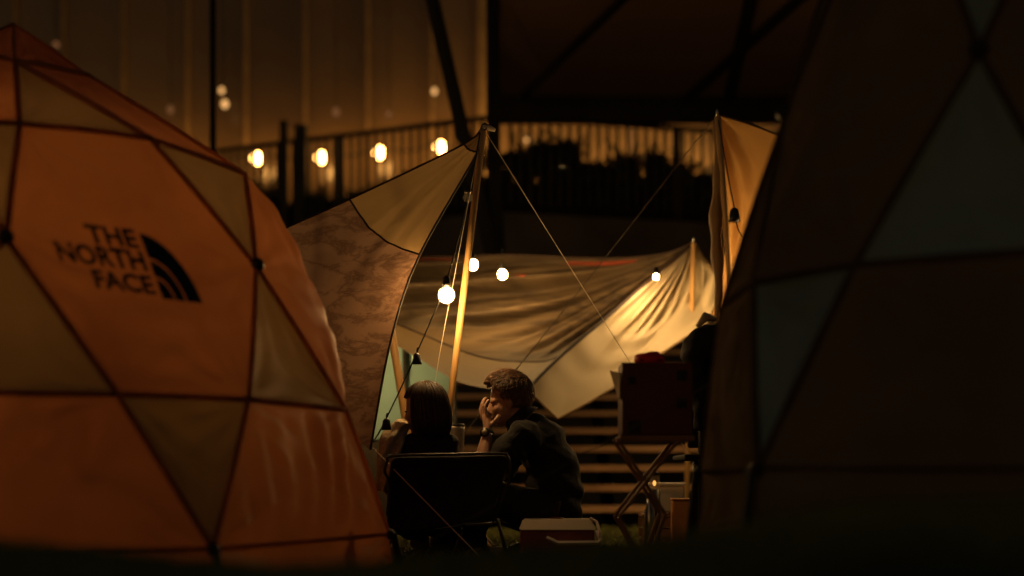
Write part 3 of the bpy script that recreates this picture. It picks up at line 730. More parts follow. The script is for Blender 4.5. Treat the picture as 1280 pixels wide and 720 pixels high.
def shrub(px, ytop, d, rx, label, n=420):
    p = P(px, ytop, d); base = V((p.x, d, DZ)); h = p.z - DZ
    t = thing('shrub', label, 'shrub', tuple(base), 'shrubs along the terrace edge')
    bm = bmesh.new(); tube(bm, [base, base + V((.02, 0, h * .4)), base + V((-.02, .02, h * .8))], [.03, .022, .008], 6); obj('trunk', bm, 'bark', t)
    vs = []; fs = []
    for _ in range(n):
        a = random.uniform(0, 6.283); zz = random.random(); rr = rx * math.sqrt(random.random()) * (.55 + .7 * math.sin(math.pi * min(.98, zz * .8 + .12)))
        rr *= .8 + .35 * noise.noise(V((px, zz * 4, a)))
        c = base + V((math.cos(a) * rr, math.sin(a) * rr * .7, .08 + zz * (h - .08) * (1 - .3 * (rr / rx) ** 2 )))
        d1 = V((random.gauss(0, 1), random.gauss(0, 1), random.gauss(0, 1))).normalized() * random.uniform(.05, .10)
        d2 = d1.cross(V((random.gauss(0, 1), random.gauss(0, 1), random.gauss(0, 1)))).normalized() * random.uniform(.03, .055)
        k = len(vs); vs += [c - d1, c + d2, c + d1, c - d2]; fs.append((k, k + 1, k + 2, k + 3))
    for _ in range(16):
        a = random.uniform(0, 6.283); rr = rx * math.sqrt(random.random()); o_ = base + V((math.cos(a) * rr, math.sin(a) * rr * .7, h * random.uniform(.6, .9)))
        dr = V((math.cos(a) * .35, math.sin(a) * .3, 1)).normalized(); L = random.uniform(.12, .3)
        for q_ in range(7):
            c = o_ + dr * L * q_ / 6; sd = V((random.gauss(0, 1), random.gauss(0, .6), random.uniform(0, .9))).normalized() * random.uniform(.06, .1)
            wd = sd.cross(V((0, 1, .3))).normalized() * .02; k = len(vs)
            vs += [c, c + sd * .5 + wd, c + sd, c + sd * .5 - wd]; fs.append((k, k + 1, k + 2, k + 3))
    pyobj('crown', vs, fs, 'leaf', t)
shr = [(335, 242, 17.45, .16), (392, 250, 17.2, .15), (447, 256, 17.0, .16), (497, 246, 16.9, .22), (527, 240, 16.85, .18), (560, 235, 16.8, .2), (588, 205, 16.7, .2), (640, 192, 16.75, .30), (676, 180, 16.8, .26), (706, 176, 16.85, .24), (742, 205, 16.9, .28), (780, 196, 17.0, .28), (822, 192, 17.05, .22), (846, 206, 17.1, .24), (884, 215, 17.2, .26)]
wherewords = ['below the slim gate post', 'right of the thick gate post', 'left of the leaning column', 'by the far string bulbs', 'tall by the patterned tarp', 'low by the patterned tarp', 'at the bright pole top', 'right of the canopy column', 'beside the small canopy bulb', 'tallest under the canopy edge', 'in the dip under the canopy', 'broad under the canopy middle', 'narrow under the canopy', 'low under the canopy', 'beside the slanting tarp pole']
for s_, wd in zip(shr, wherewords): shrub(*s_, 'dark leafy shrub on the terrace ' + wd, 520)
for a, b, lab in ((KC, KC + (KR - KC) * .5, 'dark planter box along the terrace edge under the canopy'), (KC + (KL - KC) * .02, KC + (KL - KC) * .5, 'dark planter box along the terrace edge before the glazed wall')):
    d = (b - a); nrm = V((-d.y, d.x, 0)).normalized()
    if nrm.y < 0: nrm = -nrm
    t = thing('planter', lab, 'planter', tuple(a))
    vs = [a + nrm * .12, b + nrm * .12, b + nrm * .62, a + nrm * .62]; vs += [v + V((0, 0, .38)) for v in vs]
    pyobj('trough', [v + V((0, 0, .004)) for v in vs], [(3, 2, 1, 0), (0, 1, 5, 4), (1, 2, 6, 5), (2, 3, 7, 6), (3, 0, 4, 7)], 'steel_dark', t)
    pyobj('soil', [v - V((0, 0, .05)) for v in vs[4:]], [(0, 1, 2, 3)], 'soil', t)

# ------------------------------------------------------------------ black chair
ch = thing('camp_chair', 'black fabric camp chair with thin metal frame below the woman', 'chair', tuple(onground(558, 6.3)))
def cb(u, v):      # back panel: u across, v from top to seat bottom
    x = 480 + 157 * u; top = 571 - 3 * u; bot = 668 - 20 * u
    lf = max(0, 1 - u / .10); rr = max(0, (u - .93) / .07)
    y = top + 9 * lf ** 2 * (1 - v) + 6 * rr ** 2 * (1 - v)
    xx = x + (8 * lf * (1 - v)) + (1 - v) * 0 - 3 * rr * 0 + v * (3 if u < .5 else -22 * (u - .5) * 2)
    yy = y + (bot - y) * v + 5 * math.sin(math.pi * u) * (1 - v) * .15
    d = 6.22 + .10 * v + .10 * math.sin(math.pi * u) * math.sin(math.pi * min(1, v * .9 + .1))
    p = P(xx, yy, d); return p + V((0, .012 * noise.noise(V((u * 5, v * 4, 0))), 0))
o = sheet('back_panel', cb, 0, 1, 0, 1, 30, 20, 'black_cloth', ch); md = o.modifiers.new('s', 'SOLIDIFY'); md.thickness = .012
def cs(u, v):
    a = cb(u, 1.0); b = V((a.x - .02, a.y + .45, a.z + .06)); p = a.lerp(b, v); p.z -= .04 * math.sin(math.pi * v) * math.sin(math.pi * u); return p
o = sheet('seat', cs, 0.02, .98, 0.04, 1, 16, 12, 'black_cloth', ch); md = o.modifiers.new('s', 'SOLIDIFY'); md.thickness = .01
bm = bmesh.new(); pts = [cb(0, .75), cb(0, .3), P(481, 590, 6.21), P(484, 577, 6.21), P(492, 570, 6.21), P(560, 568, 6.21), P(625, 567, 6.21), P(634, 570, 6.21), P(637, 580, 6.21), P(636, 600, 6.22), P(627, 625, 6.25), P(616, 652, 6.3)]
tube(bm, crv(pts, 60), .0065, 8); obj('back_frame', bm, 'dark_metal', ch, True)
bm = bmesh.new(); box(bm, P(574, 573, 6.2), (.035, .004, .012), None, .001); obj('badge', bm, 'black_plastic', ch)
for (xa, ya, da, xb, db) in ((622, 648, 6.3, 634, 6.28), (612, 655, 6.34, 585, 6.7), (577, 662, 6.35, 566, 6.32), (488, 665, 6.35, 498, 6.3), (500, 660, 6.7, 480, 6.75)):
    bm = bmesh.new(); tube(bm, [P(xa, ya, da), onground(xb, db) + V((0, 0, .004))], .008, 8); obj('leg', bm, 'dark_metal', ch, True)
bm = bmesh.new(); tube(bm, [P(582, 658, 6.34), P(616, 655, 6.32), P(626, 654, 6.32)], .011, 8); obj('hub', bm, 'black_plastic', ch, True)

# low stool carrying the man
sg_ = thing('camp_stool', 'low black folding stool under the seated man', 'stool', tuple(onground(680, 6.78)))
c = P(678, 648, 6.78)
o = sheet('seat', lambda u, v: V((c.x - .2 + .4 * u, c.y - .2 + .4 * v, c.z - .012 - .03 * math.sin(math.pi * u))), 0, 1, 0, 1, 12, 8, 'black_cloth', sg_); md = o.modifiers.new('s', 'SOLIDIFY'); md.thickness = .008
for sy in (-.19, .19):
    for sx in (-1, 1):
        a = V((c.x + .2 * sx, c.y + sy, c.z - .015)); b = V((c.x - .19 * sx, c.y + sy, gz(c.x, c.y) + .005))
        bm = bmesh.new(); tube(bm, [a, b], .008, 8); obj('leg', bm, 'dark_metal', sg_, True)
for sx in (-1, 1):
    bm = bmesh.new(); tube(bm, [V((c.x + .2 * sx, c.y - .2, c.z - .012)), V((c.x + .2 * sx, c.y + .2, c.z - .012))], .009, 8); obj('rail', bm, 'dark_metal', sg_, True)

# ------------------------------------------------------------------ people
def hair_strands(bm, roots, step_fn, n, r):
    for p in roots:
        pts = step_fn(p, n)
        tube(bm, pts, [r * (1 - .75 * (i / (len(pts) - 1)) ** 2) for i in range(len(pts))], 4, True)

# ---- man: faces left, hand over mouth
man = thing('person', 'person in a black short sleeved shirt covering their mouth with one hand', 'person', tuple(onground(670, 6.75)))
DM = 6.74
f = V((-1, .10, -.12)).normalized(); s = V((-.10, -1, 0)).normalized(); s = (s - f * s.dot(f)).normalized(); u = s.cross(f).normalized()
if u.z < 0: u = -u
HC = P(636, 501, DM)
def hp(a, b, c): return HC + f * a + s * b + u * c
RH = Matrix((f, s, u)).transposed()
def body_base(bm):
    # torso (hunched), neck
    tube(bm, [P(690, 640, DM), P(694, 612, DM), P(690, 580, DM), P(676, 552, DM), P(660, 535, DM), P(648, 524, DM)], [.09, .095, .095, .09, .066, .05], 18, True, (V((0, 1, 0)), [1.15, 1.1, 1.2, 1.35, 1.5, 1.1]))
    tube(bm, [P(654, 532, DM), P(643, 515, DM), hp(-.01, 0, -.06)], [.066, .056, .055], 14)
    ell(bm, P(657, 544, DM - .15), (.045, .045, .045)); ell(bm, P(663, 544, DM + .15), (.045, .045, .045))
    tube(bm, [P(655, 540, DM - .18), P(635, 565, DM - .22), P(609, 592, DM - .24)], [.044, .044, .042], 12)          # near upper arm
    tube(bm, [P(609, 592, DM - .24), P(604, 573, DM - .22), P(609, 545, DM - .17)], [.042, .040, .026], 12)           # near forearm
    tube(bm, [P(662, 540, DM + .18), P(640, 575, DM + .2), P(615, 600, DM + .16)], [.044, .044, .042], 12)
    tube(bm, [P(615, 600, DM + .16), P(590, 612, DM + .1), P(575, 616, DM + .04)], [.042, .034, .026], 12)
    for sy in (-.11, .11):
        tube(bm, [P(688, 640, DM + sy), P(640, 628, DM + sy), P(598, 612, DM + sy * 1.1)], [.07, .065, .054], 12)
        kf = onground(590, DM + sy * 1.1)
        tube(bm, [P(598, 612, DM + sy * 1.1), P(594, 645, DM + sy * 1.1), kf + V((0, 0, .06))], [.060, .055, .036], 12)
        tube(bm, [kf + V((.05, 0, .04)), kf + V((-.05, 0, .04)), kf + V((-.16, 0, .025))], [.035, .036, .025], 10)
bm = bmesh.new(); body_base(bm)
# head
ell(bm, hp(-.012, 0, .025), (.096, .075, .092), RH, 24)
ell(bm, hp(.022, 0, -.035), (.070, .062, .085), RH, 24)
ell(bm, hp(.048, 0, -.088), (.038, .040, .026), RH, 14)
ell(bm, hp(.060, 0, .005), (.030, .058, .022), RH, 14)        # brow
tube(bm, [hp(.080, 0, .002), hp(.097, 0, -.030), hp(.102, 0, -.042)], [.010, .013, .015], 10)
ell(bm, hp(.092, 0, -.048), (.012, .019, .010), RH, 10)
ell(bm, hp(.084, 0, -.070), (.010, .024, .008), RH, 10); ell(bm, hp(.081, 0, -.080), (.010, .021, .008), RH, 10)
for sd in (-1, 1):
    ell(bm, hp(.050, sd * .040, -.034), (.026, .020, .024), RH, 12)
    ell(bm, hp(-.012, sd * .073, -.012), (.019, .011, .032), RH, 12)
    ell(bm, hp(-.016, sd * .081, -.010), (.013, .006, .024), RH, 10)
# hand over the mouth
wr = P(609, 545, DM - .17); pm = P(609, 527, DM - .125)
tube(bm, [wr, P(609, 537, DM - .15), pm, P(608, 519, DM - .105)], [.024, .029, .036, .033], 12, True, (V((1, .3, 0)), .55))
fing = [((609, 519, -.145), (606.5, 508, -.135), (611, 500, -.115), .0088), ((606.5, 518, -.118), (604, 506, -.106), (608, 497, -.088), .0090), ((604, 518, -.090), (602, 507, -.077), (606, 498, -.060), .0088), ((602, 520, -.064), (600.5, 511, -.050), (604, 504, -.036), .0080)]
for a, b, c_, r in fing:
    tube(bm, crv([P(a[0] + 1, a[1] + 6, DM + a[2]), P(a[0], a[1], DM + a[2]), P(b[0], b[1], DM + b[2]), P(c_[0], c_[1], DM + c_[2])], 12), r, 8)
tube(bm, crv([P(612, 534, DM - .16), P(619, 526, DM - .155), P(624, 519, DM - .135)], 8), .0105, 8)
b2 = remesh(bm, .0052, 1)
manb = obj('body', b2, 'skin', man, True)
for sd in (-1, 1):
    bm = bmesh.new(); ell(bm, hp(.0720, sd * .036, -.014), (.006, .013, .003), RH, 10); obj('eye', bm, 'hair_dark', man, True)
    bm = bmesh.new(); tube(bm, [hp(.083, sd * .018, .006), hp(.078, sd * .035, .010), hp(.064, sd * .048, .007)], [.004, .005, .003], 6); obj('eyebrow', bm, 'hair_dark', man, True)
# shirt
bm = bmesh.new()
tube(bm, [P(690, 652, DM), P(692, 640, DM), P(694, 612, DM), P(690, 582, DM), P(677, 555, DM), P(661, 538, DM), P(652, 527, DM)], [.12, .13, .130, .128, .120, .098, .072], 20, True, (V((0, 1, 0)), [1.15, 1.15, 1.15, 1.2, 1.3, 1.45, 1.1]))
ell(bm, P(656, 543, DM - .165), (.083, .08, .078)); ell(bm, P(662, 543, DM + .165), (.083, .08, .078))
tube(bm, [P(655, 541, DM - .18), P(638, 562, DM - .21), P(622, 582, DM - .235)], [.076, .074, .072], 14)
tube(bm, [P(662, 541, DM + .18), P(645, 568, DM + .2), P(628, 588, DM + .19)], [.076, .070, .068], 14)
b2 = remesh(bm, .011, 2)
for v in b2.verts:
    n_ = v.normal; q = v.co
    v.co += n_ * (.006 * math.sin(q.x * 30 + q.z * 55 + 3 * noise.noise(q * 6)) + .012 * noise.noise(q * 9) + .005 * noise.noise(q * 25))
shirt = obj('shirt', b2, 'shirt_cloth', man, True)
bm = bmesh.new(); n_ = 28; ring = []
nk = P(647, 519, DM); ax = (hp(-.01, 0, -.06) - P(656, 534, DM)).normalized(); a1, a2 = frame_for(ax)
for k in range(n_ + 1):
    a = 2 * math.pi * k / n_; o_ = (a1 * math.cos(a) + a2 * math.sin(a)); o_.y *= 1.1
    ring.append((bm.verts.new(nk + o_ * .066 + ax * .012), bm.verts.new(nk + o_ * .076 - ax * .018), bm.verts.new(nk + o_ * .094 - ax * .038)))
for a, b in zip(ring, ring[1:]):
    bm.faces.new((a[0], b[0], b[1], a[1])); bm.faces.new((a[1], b[1], b[2], a[2]))
o = obj('collar', bm, 'shirt_cloth', man, True); md = o.modifiers.new('s', 'SOLIDIFY'); md.thickness = .005
bm = bmesh.new()
for sy in (-.11, .11):
    tube(bm, [P(696, 642, DM + sy * .8), P(640, 630, DM + sy), P(597, 612, DM + sy * 1.1)], [.105, .092, .075], 14)
    kf = onground(590, DM + sy * 1.1)
    tube(bm, [P(597, 614, DM + sy * 1.1), P(594, 645, DM + sy * 1.1), kf + V((.01, 0, .06))], [.075, .068, .052], 14)
obj('trousers', remesh(bm, .014, 2), 'trouser', man, True)
for sy in (-.11, .11):
    kf = onground(590, DM + sy * 1.1); bm = bmesh.new()
    tube(bm, [kf + V((.07, 0, .05)), kf + V((-.02, 0, .055)), kf + V((-.11, 0, .042)), kf + V((-.18, 0, .03))], [.035, .048, .044, .026], 12, True, (V((0, 0, 1)), .9)); obj('shoe', bm, 'black_plastic', man, True)
# watch
bm = bmesh.new(); wc = P(608.5, 541.5, DM - .165); dw = (P(607, 530, DM - .14) - P(608, 550, DM - .18)).normalized()
tube(bm, [wc - dw * .010, wc + dw * .010], .0315, 16, False); o = obj('watch_strap', bm, 'black_plastic', man, True); md = o.modifiers.new('s', 'SOLIDIFY'); md.thickness = .004
bm = bmesh.new(); fd = V((-.25, -1, .1)).normalized(); tube(bm, [wc + fd * .028, wc + fd * .040], .0215, 18); obj('watch_case', bm, 'dark_metal', man, True)
bm = bmesh.new(); tube(bm, [wc + fd * .0405, wc + fd * .0415], .014, 18); obj('watch_dial', bm, 'cooler_lid', man, True)
# hair: cap and strands
def hair_ok_man(a, b, c):     # local unit direction
    if c < -.30 - .45 * (a < -.3): return False
    if a > .35 and c < .42: return False
    if a > .0 and c < .12: return False
    return True
bm = bmesh.new(); hr = (.103, .082, .098)
bmesh.ops.create_uvsphere(bm, u_segments=36, v_segments=24, radius=1)
dele = []
for v in bm.verts:
    a, b, c = v.co
    if not hair_ok_man(a, b, c): dele.append(v); continue
    k = .965 + .04 * noise.noise(V((a * 4, b * 4, c * 4))) + .16 * max(0, c) * max(0, a + .35)
    v.co = HC + f * (-.012 + a * hr[0] * k) + s * b * hr[1] * k + u * (.026 + c * hr[2] * k)
bmesh.ops.delete(bm, geom=dele, context='VERTS')
roots = []
while len(roots) < 2300:
    d = V((random.gauss(0, 1), random.gauss(0, 1), random.gauss(0, 1))).normalized()
    if hair_ok_man(*d) and d.z > -.5: roots.append(d)
def man_strand(d, n):
    pts = []; top = max(0, d.z)
    pos = d.copy()
    for i in range(n):
        t_ = i / (n - 1)
        lift = .015 * t_ * (1 - t_) * 4 * (.4 + top) + .006 * random.random() * t_ + .012 * max(0, d.x + .2) * top
        k = 1.01 + .16 * top * max(0, pos.x + .35)
        pts.append(HC + f * (-.012 + pos.x * (hr[0] * k + lift)) + s * pos.y * (hr[1] * k + lift) + u * (.026 + pos.z * (hr[2] * k + lift)))
        dirn = V((.9, .25 + .25 * math.sin(d.x * 9 + d.y * 4), .15)) * top + V((-.25, 0, -1.)) * (1 - top)
        dirn += V((random.gauss(0, .035), random.gauss(0, .045), random.gauss(0, .025)))
        pos = (pos + dirn * .085).normalized()
        if pos.x > .62 and pos.z < .5: pos = V((.62, pos.y, .55)).normalized()
    return pts
hair_strands(bm, roots, man_strand, 7, .0021)
obj('hair', bm, 'hair_brown', man, True)

# ---- woman: back to the camera, face turned left
wo = thing('person', 'person with bobbed dark hair seen from behind in a black top', 'person', tuple(onground(528, 6.6)))
DW = 6.6
f = V((-.93, .36, -.1)).normalized(); s = V((.36, .93, 0)); s = (s - f * s.dot(f)).normalized(); u = f.cross(s) if f.cross(s).z > 0 else s.cross(f); u.normalize()
HC = P(530, 511, DW); RH = Matrix((f, s, u)).transposed()
bm = bmesh.new()
tube(bm, [P(535, 660, DW), P(535, 630, DW), P(532, 595, DW), P(529, 566, DW), P(528, 550, DW), P(528, 540, DW)], [.08, .085, .08, .085, .068, .045], 18, True, (V((1, 0, 0)), [1.35, 1.25, 1.2, 1.35, 1.3, 1.0]))
tube(bm, [P(529, 548, DW), P(528, 530, DW), hp(-.01, 0, -.06)], [.052, .045, .046], 12)
for sx, elb, hnd in ((-1, (488, 612, .06), (500, 622, .3)), (1, (560, 605, .08), (540, 622, .3))):
    sh = P(528 + sx * 30, 556, DW)
    ell(bm, sh, (.05, .055, .05)); tube(bm, [sh, P((528 + sx * 30 + elb[0]) / 2 + sx * 3, 585, DW + .03), P(elb[0], elb[1], DW + elb[2])], [.046, .041, .034], 12)
    he = P(hnd[0], hnd[1], DW + hnd[2]); tube(bm, [P(elb[0], elb[1], DW + elb[2]), he], [.034, .022], 12)
    tube(bm, [he, he + V((0, .06, 0))], [.024, .034], 10, True, (V((0, 0, 1)), .5))
    for q in range(4):
        b0 = he + V(((q - 1.5) * .016, .08, 0)); tube(bm, [b0, b0 + V((0, .03, -.006)), b0 + V((0, .05 - .006 * abs(q - 1), -.024))], .0075, 7)
    tube(bm, [he + V((-sx * .022, .03, 0)), he + V((-sx * .038, .055, -.006)), he + V((-sx * .034, .08, -.012))], .0085, 7)
for sx in (-1, 1):
    kn = P(535 + sx * 22, 618, DW + .42); ft = onground(540 + sx * 14, DW + .30)
    tube(bm, [P(535 + sx * 20, 650, DW), kn], [.082, .056], 12); tube(bm, [kn, ft + V((0, 0, .06))], [.055, .035], 12); tube(bm, [ft + V((0, -.03, .04)), ft + V((0, .14, .03))], [.033, .028], 10)
ell(bm, hp(-.008, 0, .022), (.092, .072, .088), RH, 24); ell(bm, hp(.022, 0, -.033), (.066, .058, .078), RH, 24); ell(bm, hp(.046, 0, -.082), (.034, .034, .024), RH, 12)
tube(bm, [hp(.078, 0, .0), hp(.094, 0, -.028), hp(.098, 0, -.038)], [.009, .011, .012], 8); ell(bm, hp(.080, 0, -.066), (.012, .021, .010), RH, 10)
ell(bm, hp(.058, 0, .004), (.028, .052, .02), RH, 12)
for sd in (-1, 1): ell(bm, hp(.048, sd * .042, -.033), (.028, .022, .026), RH, 12); ell(bm, hp(-.01, sd * .070, -.012), (.018, .010, .03), RH, 10)
obj('body', remesh(bm, .0075, 2), 'skin', wo, True)
for sd in (-1, 1):
    bm = bmesh.new(); ell(bm, hp(.076, sd * .031, -.006), (.008, .015, .005), RH, 10); obj('eye', bm, 'hair_dark', wo, True)
bm = bmesh.new()
tube(bm, [P(535, 668, DW), P(535, 630, DW), P(532, 595, DW), P(529, 568, DW), P(528, 552, DW), P(528, 541, DW)], [.11, .118, .113, .118, .098, .060], 18, True, (V((1, 0, 0)), [1.35, 1.25, 1.2, 1.32, 1.3, 1.0]))
for sx, ex in ((-1, 488), (1, 560)):
    sh = P(528 + sx * 30, 557, DW); ell(bm, sh, (.06, .065, .058)); tube(bm, [sh, P((528 + sx * 30 + ex) / 2 + sx * 3, 585, DW + .03), P(ex, 612, DW + .06)], [.058, .052, .046], 12)
b2 = remesh(bm, .011, 2)
for v in b2.verts: v.co += v.normal * (.008 * noise.noise(v.co * 10) + .004 * math.sin(v.co.z * 70 + v.co.x * 20))
obj('top', b2, 'black_cloth', wo, True)
bm = bmesh.new()
for sx in (-1, 1):
    kn = P(535 + sx * 22, 618, DW + .42); ft = onground(540 + sx * 14, DW + .30)
    tube(bm, [P(535 + sx * 18, 652, DW), kn], [.10, .07], 12); tube(bm, [kn, ft + V((0, 0, .09))], [.07, .05], 12)
obj('trousers', remesh(bm, .014, 2), 'trouser', wo, True)
for sx in (-1, 1):
    ft = onground(540 + sx * 14, DW + .30); bm = bmesh.new()
    tube(bm, [ft + V((-.02, -.06, .05)), ft + V((0, 0, .06)), ft + V((0, .09, .04)), ft + V((.0, .16, .03))], [.03, .044, .04, .024], 12); obj('shoe', bm, 'shoe', wo, True)
# beige knitted shawl over the left shoulder
def shawl(u_, v_):
    a = spline([P(519, 536, DW + .03), P(508, 526, DW + .05), P(497, 538, DW + .02), P(489, 562, DW - .02), P(482, 590, DW - .04), P(480, 612, DW - .03)])(u_)
    wd = .05 + .045 * math.sin(math.pi * u_)
    ang = math.pi * 2 * v_
    o_ = V((math.cos(ang) * wd * .55, math.sin(ang) * wd * 1.2, .2 * wd * math.sin(ang)))
    k = 1 + .22 * math.sin(ang * 5 + u_ * 9) + .25 * noise.noise(V((u_ * 6, math.cos(ang) * 2, math.sin(ang) * 2)))
    return a + o_ * k * min(1, u_ * 6 + .15)
sheet('shawl', shawl, 0, 1, 0, 1, 40, 40, 'beige_knit', wo)
# bob hair: shell and strands
hr = (.094, .083, .093)
def bob(d, t_):
    """d: direction round the head, t_: 0 crown .. 1 tips"""
    th = math.atan2(d[1], d[0]); ph = t_ * math.pi * .52
    if t_ < .62:
        a = t_ / .62 * math.pi / 2; rr = math.sin(a); zz = math.cos(a) * hr[2] + .03
    else:
        q = (t_ - .62) / .38; rr = 1 + .12 * math.sin(q * math.pi * .75) - .16 * q * q; zz = .03 - q * .142
    return HC + f * (-.012 + math.cos(th) * hr[0] * rr) + s * math.sin(th) * hr[1] * rr + u * zz
bm = bmesh.new(); nA, nT = 44, 22; grid = {}
for i in range(nA + 1):
    th = math.radians(76) + (2 * math.pi - math.radians(152)) * i / nA
    for j in range(nT + 1):
        t_ = j / nT; q = bob((math.cos(th), math.sin(th)), t_)
        q += (q - HC).normalized() * (.006 * noise.noise(V((th * 5, t_ * 2, 0))))
        grid[i, j] = bm.verts.new(q)
for i in range(nA):
    for j in range(nT): bm.faces.new((grid[i, j], grid[i + 1, j], grid[i + 1, j + 1], grid[i, j + 1]))
roots = [math.radians(random.uniform(72, 288)) for _ in range(1100)] + [math.radians(random.uniform(-72, 72)) for _ in range(140)]
for th in roots:
    fringe = abs(((th + math.pi) % (2 * math.pi)) - math.pi) < 1.24
    t1 = random.uniform(.93, 1.03) if not fringe else .52; t0 = random.uniform(0, .3); pts = []
    wob = random.gauss(0, .09); lf_ = random.random() ** 3 * .014
    for k in range(9):
        t_ = t0 + (t1 - t0) * k / 8; q = bob((math.cos(th + wob * t_), math.sin(th + wob * t_)), t_)
        pts.append(q + (q - HC).normalized() * (.002 + lf_ * (.3 + t_)) )
    tube(bm, pts, [.0016 + .0009 * math.sin(k / 8 * 3.1) for k in range(9)], 4)
o = obj('hair', bm, 'hair_dark', wo, True)

# ------------------------------------------------------------------ small table with tumbler
tb = thing('camp_table', 'low slatted wooden camp table between the two people', 'table', tuple(onground(580, 7.25)))
tc_ = onground(578, 7.25); tz = P(0, 574, 7.25).z
for k in range(6):
    bm = bmesh.new(); box(bm, (tc_.x, tc_.y - .2 + .08 * k, tz - .012), (.5, .072, .02), None, .003); obj('slat', bm, 'table_wood', tb)
for sx in (-1, 1):
    for sy in (-1, 1):
        bm = bmesh.new(); tube(bm, [(tc_.x + sx * .2, tc_.y + sy * .17, tz - .02), (tc_.x - sx * .16, tc_.y + sy * .17, gz(tc_.x, tc_.y))], .011, 8); obj('leg', bm, 'table_wood', tb)
tc2 = P(567, 550, 7.15)
t = thing('tumbler', 'grey metal tumbler standing on the low table between the people', 'cup', (tc2.x, 7.15, tz))
bm = bmesh.new(); tube(bm, [(tc2.x, 7.15, tz), (tc2.x, 7.15, tz + .02), (tc2.x, 7.15, tz + .15), (tc2.x, 7.15, tz + .165)], [.046, .05, .056, .058], 20); obj('cup_body', bm, 'tumbler', t, True)
bm = bmesh.new(); tube(bm, [(tc2.x, 7.15, tz + .165), (tc2.x, 7.15, tz + .178)], [.06, .052], 20); obj('lid', bm, 'black_plastic', t, True)

# ------------------------------------------------------------------ cooler
ck = P(697, 668, 6.3); cgz = gz(ck.x, 6.3); W2 = .165
ct = thing('cool_box', 'small dark red cool box with beige lid and white swing handle', 'cooler', (ck.x, 6.3, cgz))
bm = bmesh.new(); box(bm, (ck.x, 6.4, cgz + .065), (2 * W2, .22, .13), None, .012); obj('body', bm, 'cooler_red', ct)
bm = bmesh.new()
lv = [(-W2 - .006, 6.282, .128), (W2 + .006, 6.282, .128), (W2 + .006, 6.518, .128), (-W2 - .006, 6.518, .128), (-W2 + .012, 6.34, .178), (W2 - .012, 6.34, .178), (W2 - .012, 6.46, .178), (-W2 + .012, 6.46, .178)]
q = [bm.verts.new((ck.x + a, b, cgz + c)) for a, b, c in lv]
for fc in ((0, 1, 5, 4), (1, 2, 6, 5), (2, 3, 7, 6), (3, 0, 4, 7), (4, 5, 6, 7), (3, 2, 1, 0)): bm.faces.new([q[i] for i in fc])
bmesh.ops.bevel(bm, geom=list(bm.edges), offset=.006, segments=2, affect='EDGES'); obj('lid', bm, 'cooler_lid', ct)
bm = bmesh.new(); box(bm, (ck.x, 6.395, cgz + .178), (.06, .05, .012), None, .004); obj('button', bm, 'cooler_red', ct)
bm = bmesh.new(); tube(bm, [(ck.x - .05, 6.262, cgz + .098), (ck.x - .0, 6.25, cgz + .075), (ck.x + W2 + .01, 6.25, cgz + .077), (ck.x + W2 + .022, 6.28, cgz + .085), (ck.x + W2 + .014, 6.4, cgz + .12)], .0095, 4); obj('handle', bm, 'white_plastic', ct)
bm = bmesh.new(); tube(bm, [(ck.x + W2 - .02, 6.34, cgz + .182), (ck.x + W2 + .01, 6.33, cgz + .165), (ck.x + W2 + .022, 6.30, cgz + .12), (ck.x + W2 + .024, 6.285, cgz + .06)], .006, 6); obj('handle_arm', bm, 'white_plastic', ct)
p = onground(620, 6.5); t = thing('carton', 'tiny pale carton on the grass behind the chair leg', 'carton', tuple(p))
bm = bmesh.new(); box(bm, p + V((0, 0, .02)), (.048, .04, .04), None, .003); obj('box', bm, 'cooler_lid', t)
bm = bmesh.new(); box(bm, p + V((0, 0, .0425)), (.05, .042, .005)); obj('lid', bm, 'white_plastic', t)

# ------------------------------------------------------------------ scissor stand with maroon box, things around it
SD = 5.6; sb = P(818, 545, SD)
stn = thing('folding_stand', 'wooden folding scissor stand carrying the maroon box', 'stand', (sb.x, SD, gz(sb.x, SD)))
topz = sb.z
for yy in (SD - .10, SD + .12):
    for (xa, ya, xb, yb) in ((770, 548, 828, 642), (846, 548, 771, 645), (771, 645, 806, 690), (828, 642, 803, 690)):
        a = P(xa, ya, SD); b = P(xb, yb, SD); a.y = b.y = yy
        if yb == 690: b.z = gz(b.x, yy)
        dd = b - a; L = dd.length; R = dd.to_track_quat('Z', 'Y').to_matrix()
        bm = bmesh.new(); box(bm, (a + b) / 2 + V((0, .012 if xa < xb else -.012, 0)), (.022, .014, L), R, .003); obj('leg', bm, 'stool_wood', stn)
bm = bmesh.new(); box(bm, (sb.x, SD + .01, topz - .012), (.29, .27, .022), None, .004); obj('tray', bm, 'stool_wood', stn)
bxw = P(860, 0, SD).x - P(776, 0, SD).x; bcx = (P(860, 0, SD).x + P(776, 0, SD).x) / 2; bh = P(0, 456, SD).z - topz
bt = thing('cardboard_box', 'dark maroon box with black square print on the wooden stand', 'box', (bcx, SD, topz))
bm = bmesh.new()
hw, hd = bxw / 2, .11; z0, z1 = topz + .002, topz + bh
for (c_, s_) in (((bcx, SD - hd, (z0 + z1) / 2), (bxw, .005, z1 - z0)), ((bcx, SD + hd, (z0 + z1) / 2), (bxw, .005, z1 - z0)), ((bcx - hw, SD, (z0 + z1) / 2), (.005, 2 * hd - .006, z1 - z0)), ((bcx + hw, SD, (z0 + z1) / 2), (.005, 2 * hd - .006, z1 - z0)), ((bcx, SD, z0 + .003), (bxw - .006, 2 * hd - .006, .005))):
    box(bm, c_, s_)
obj('carton_body', bm, 'maroon', bt)
bm = bmesh.new(); vs = [P(775, 462, SD - .1), P(776, 496, SD - .1), P(760, 462, SD + .1), P(770, 494, SD + .1)]
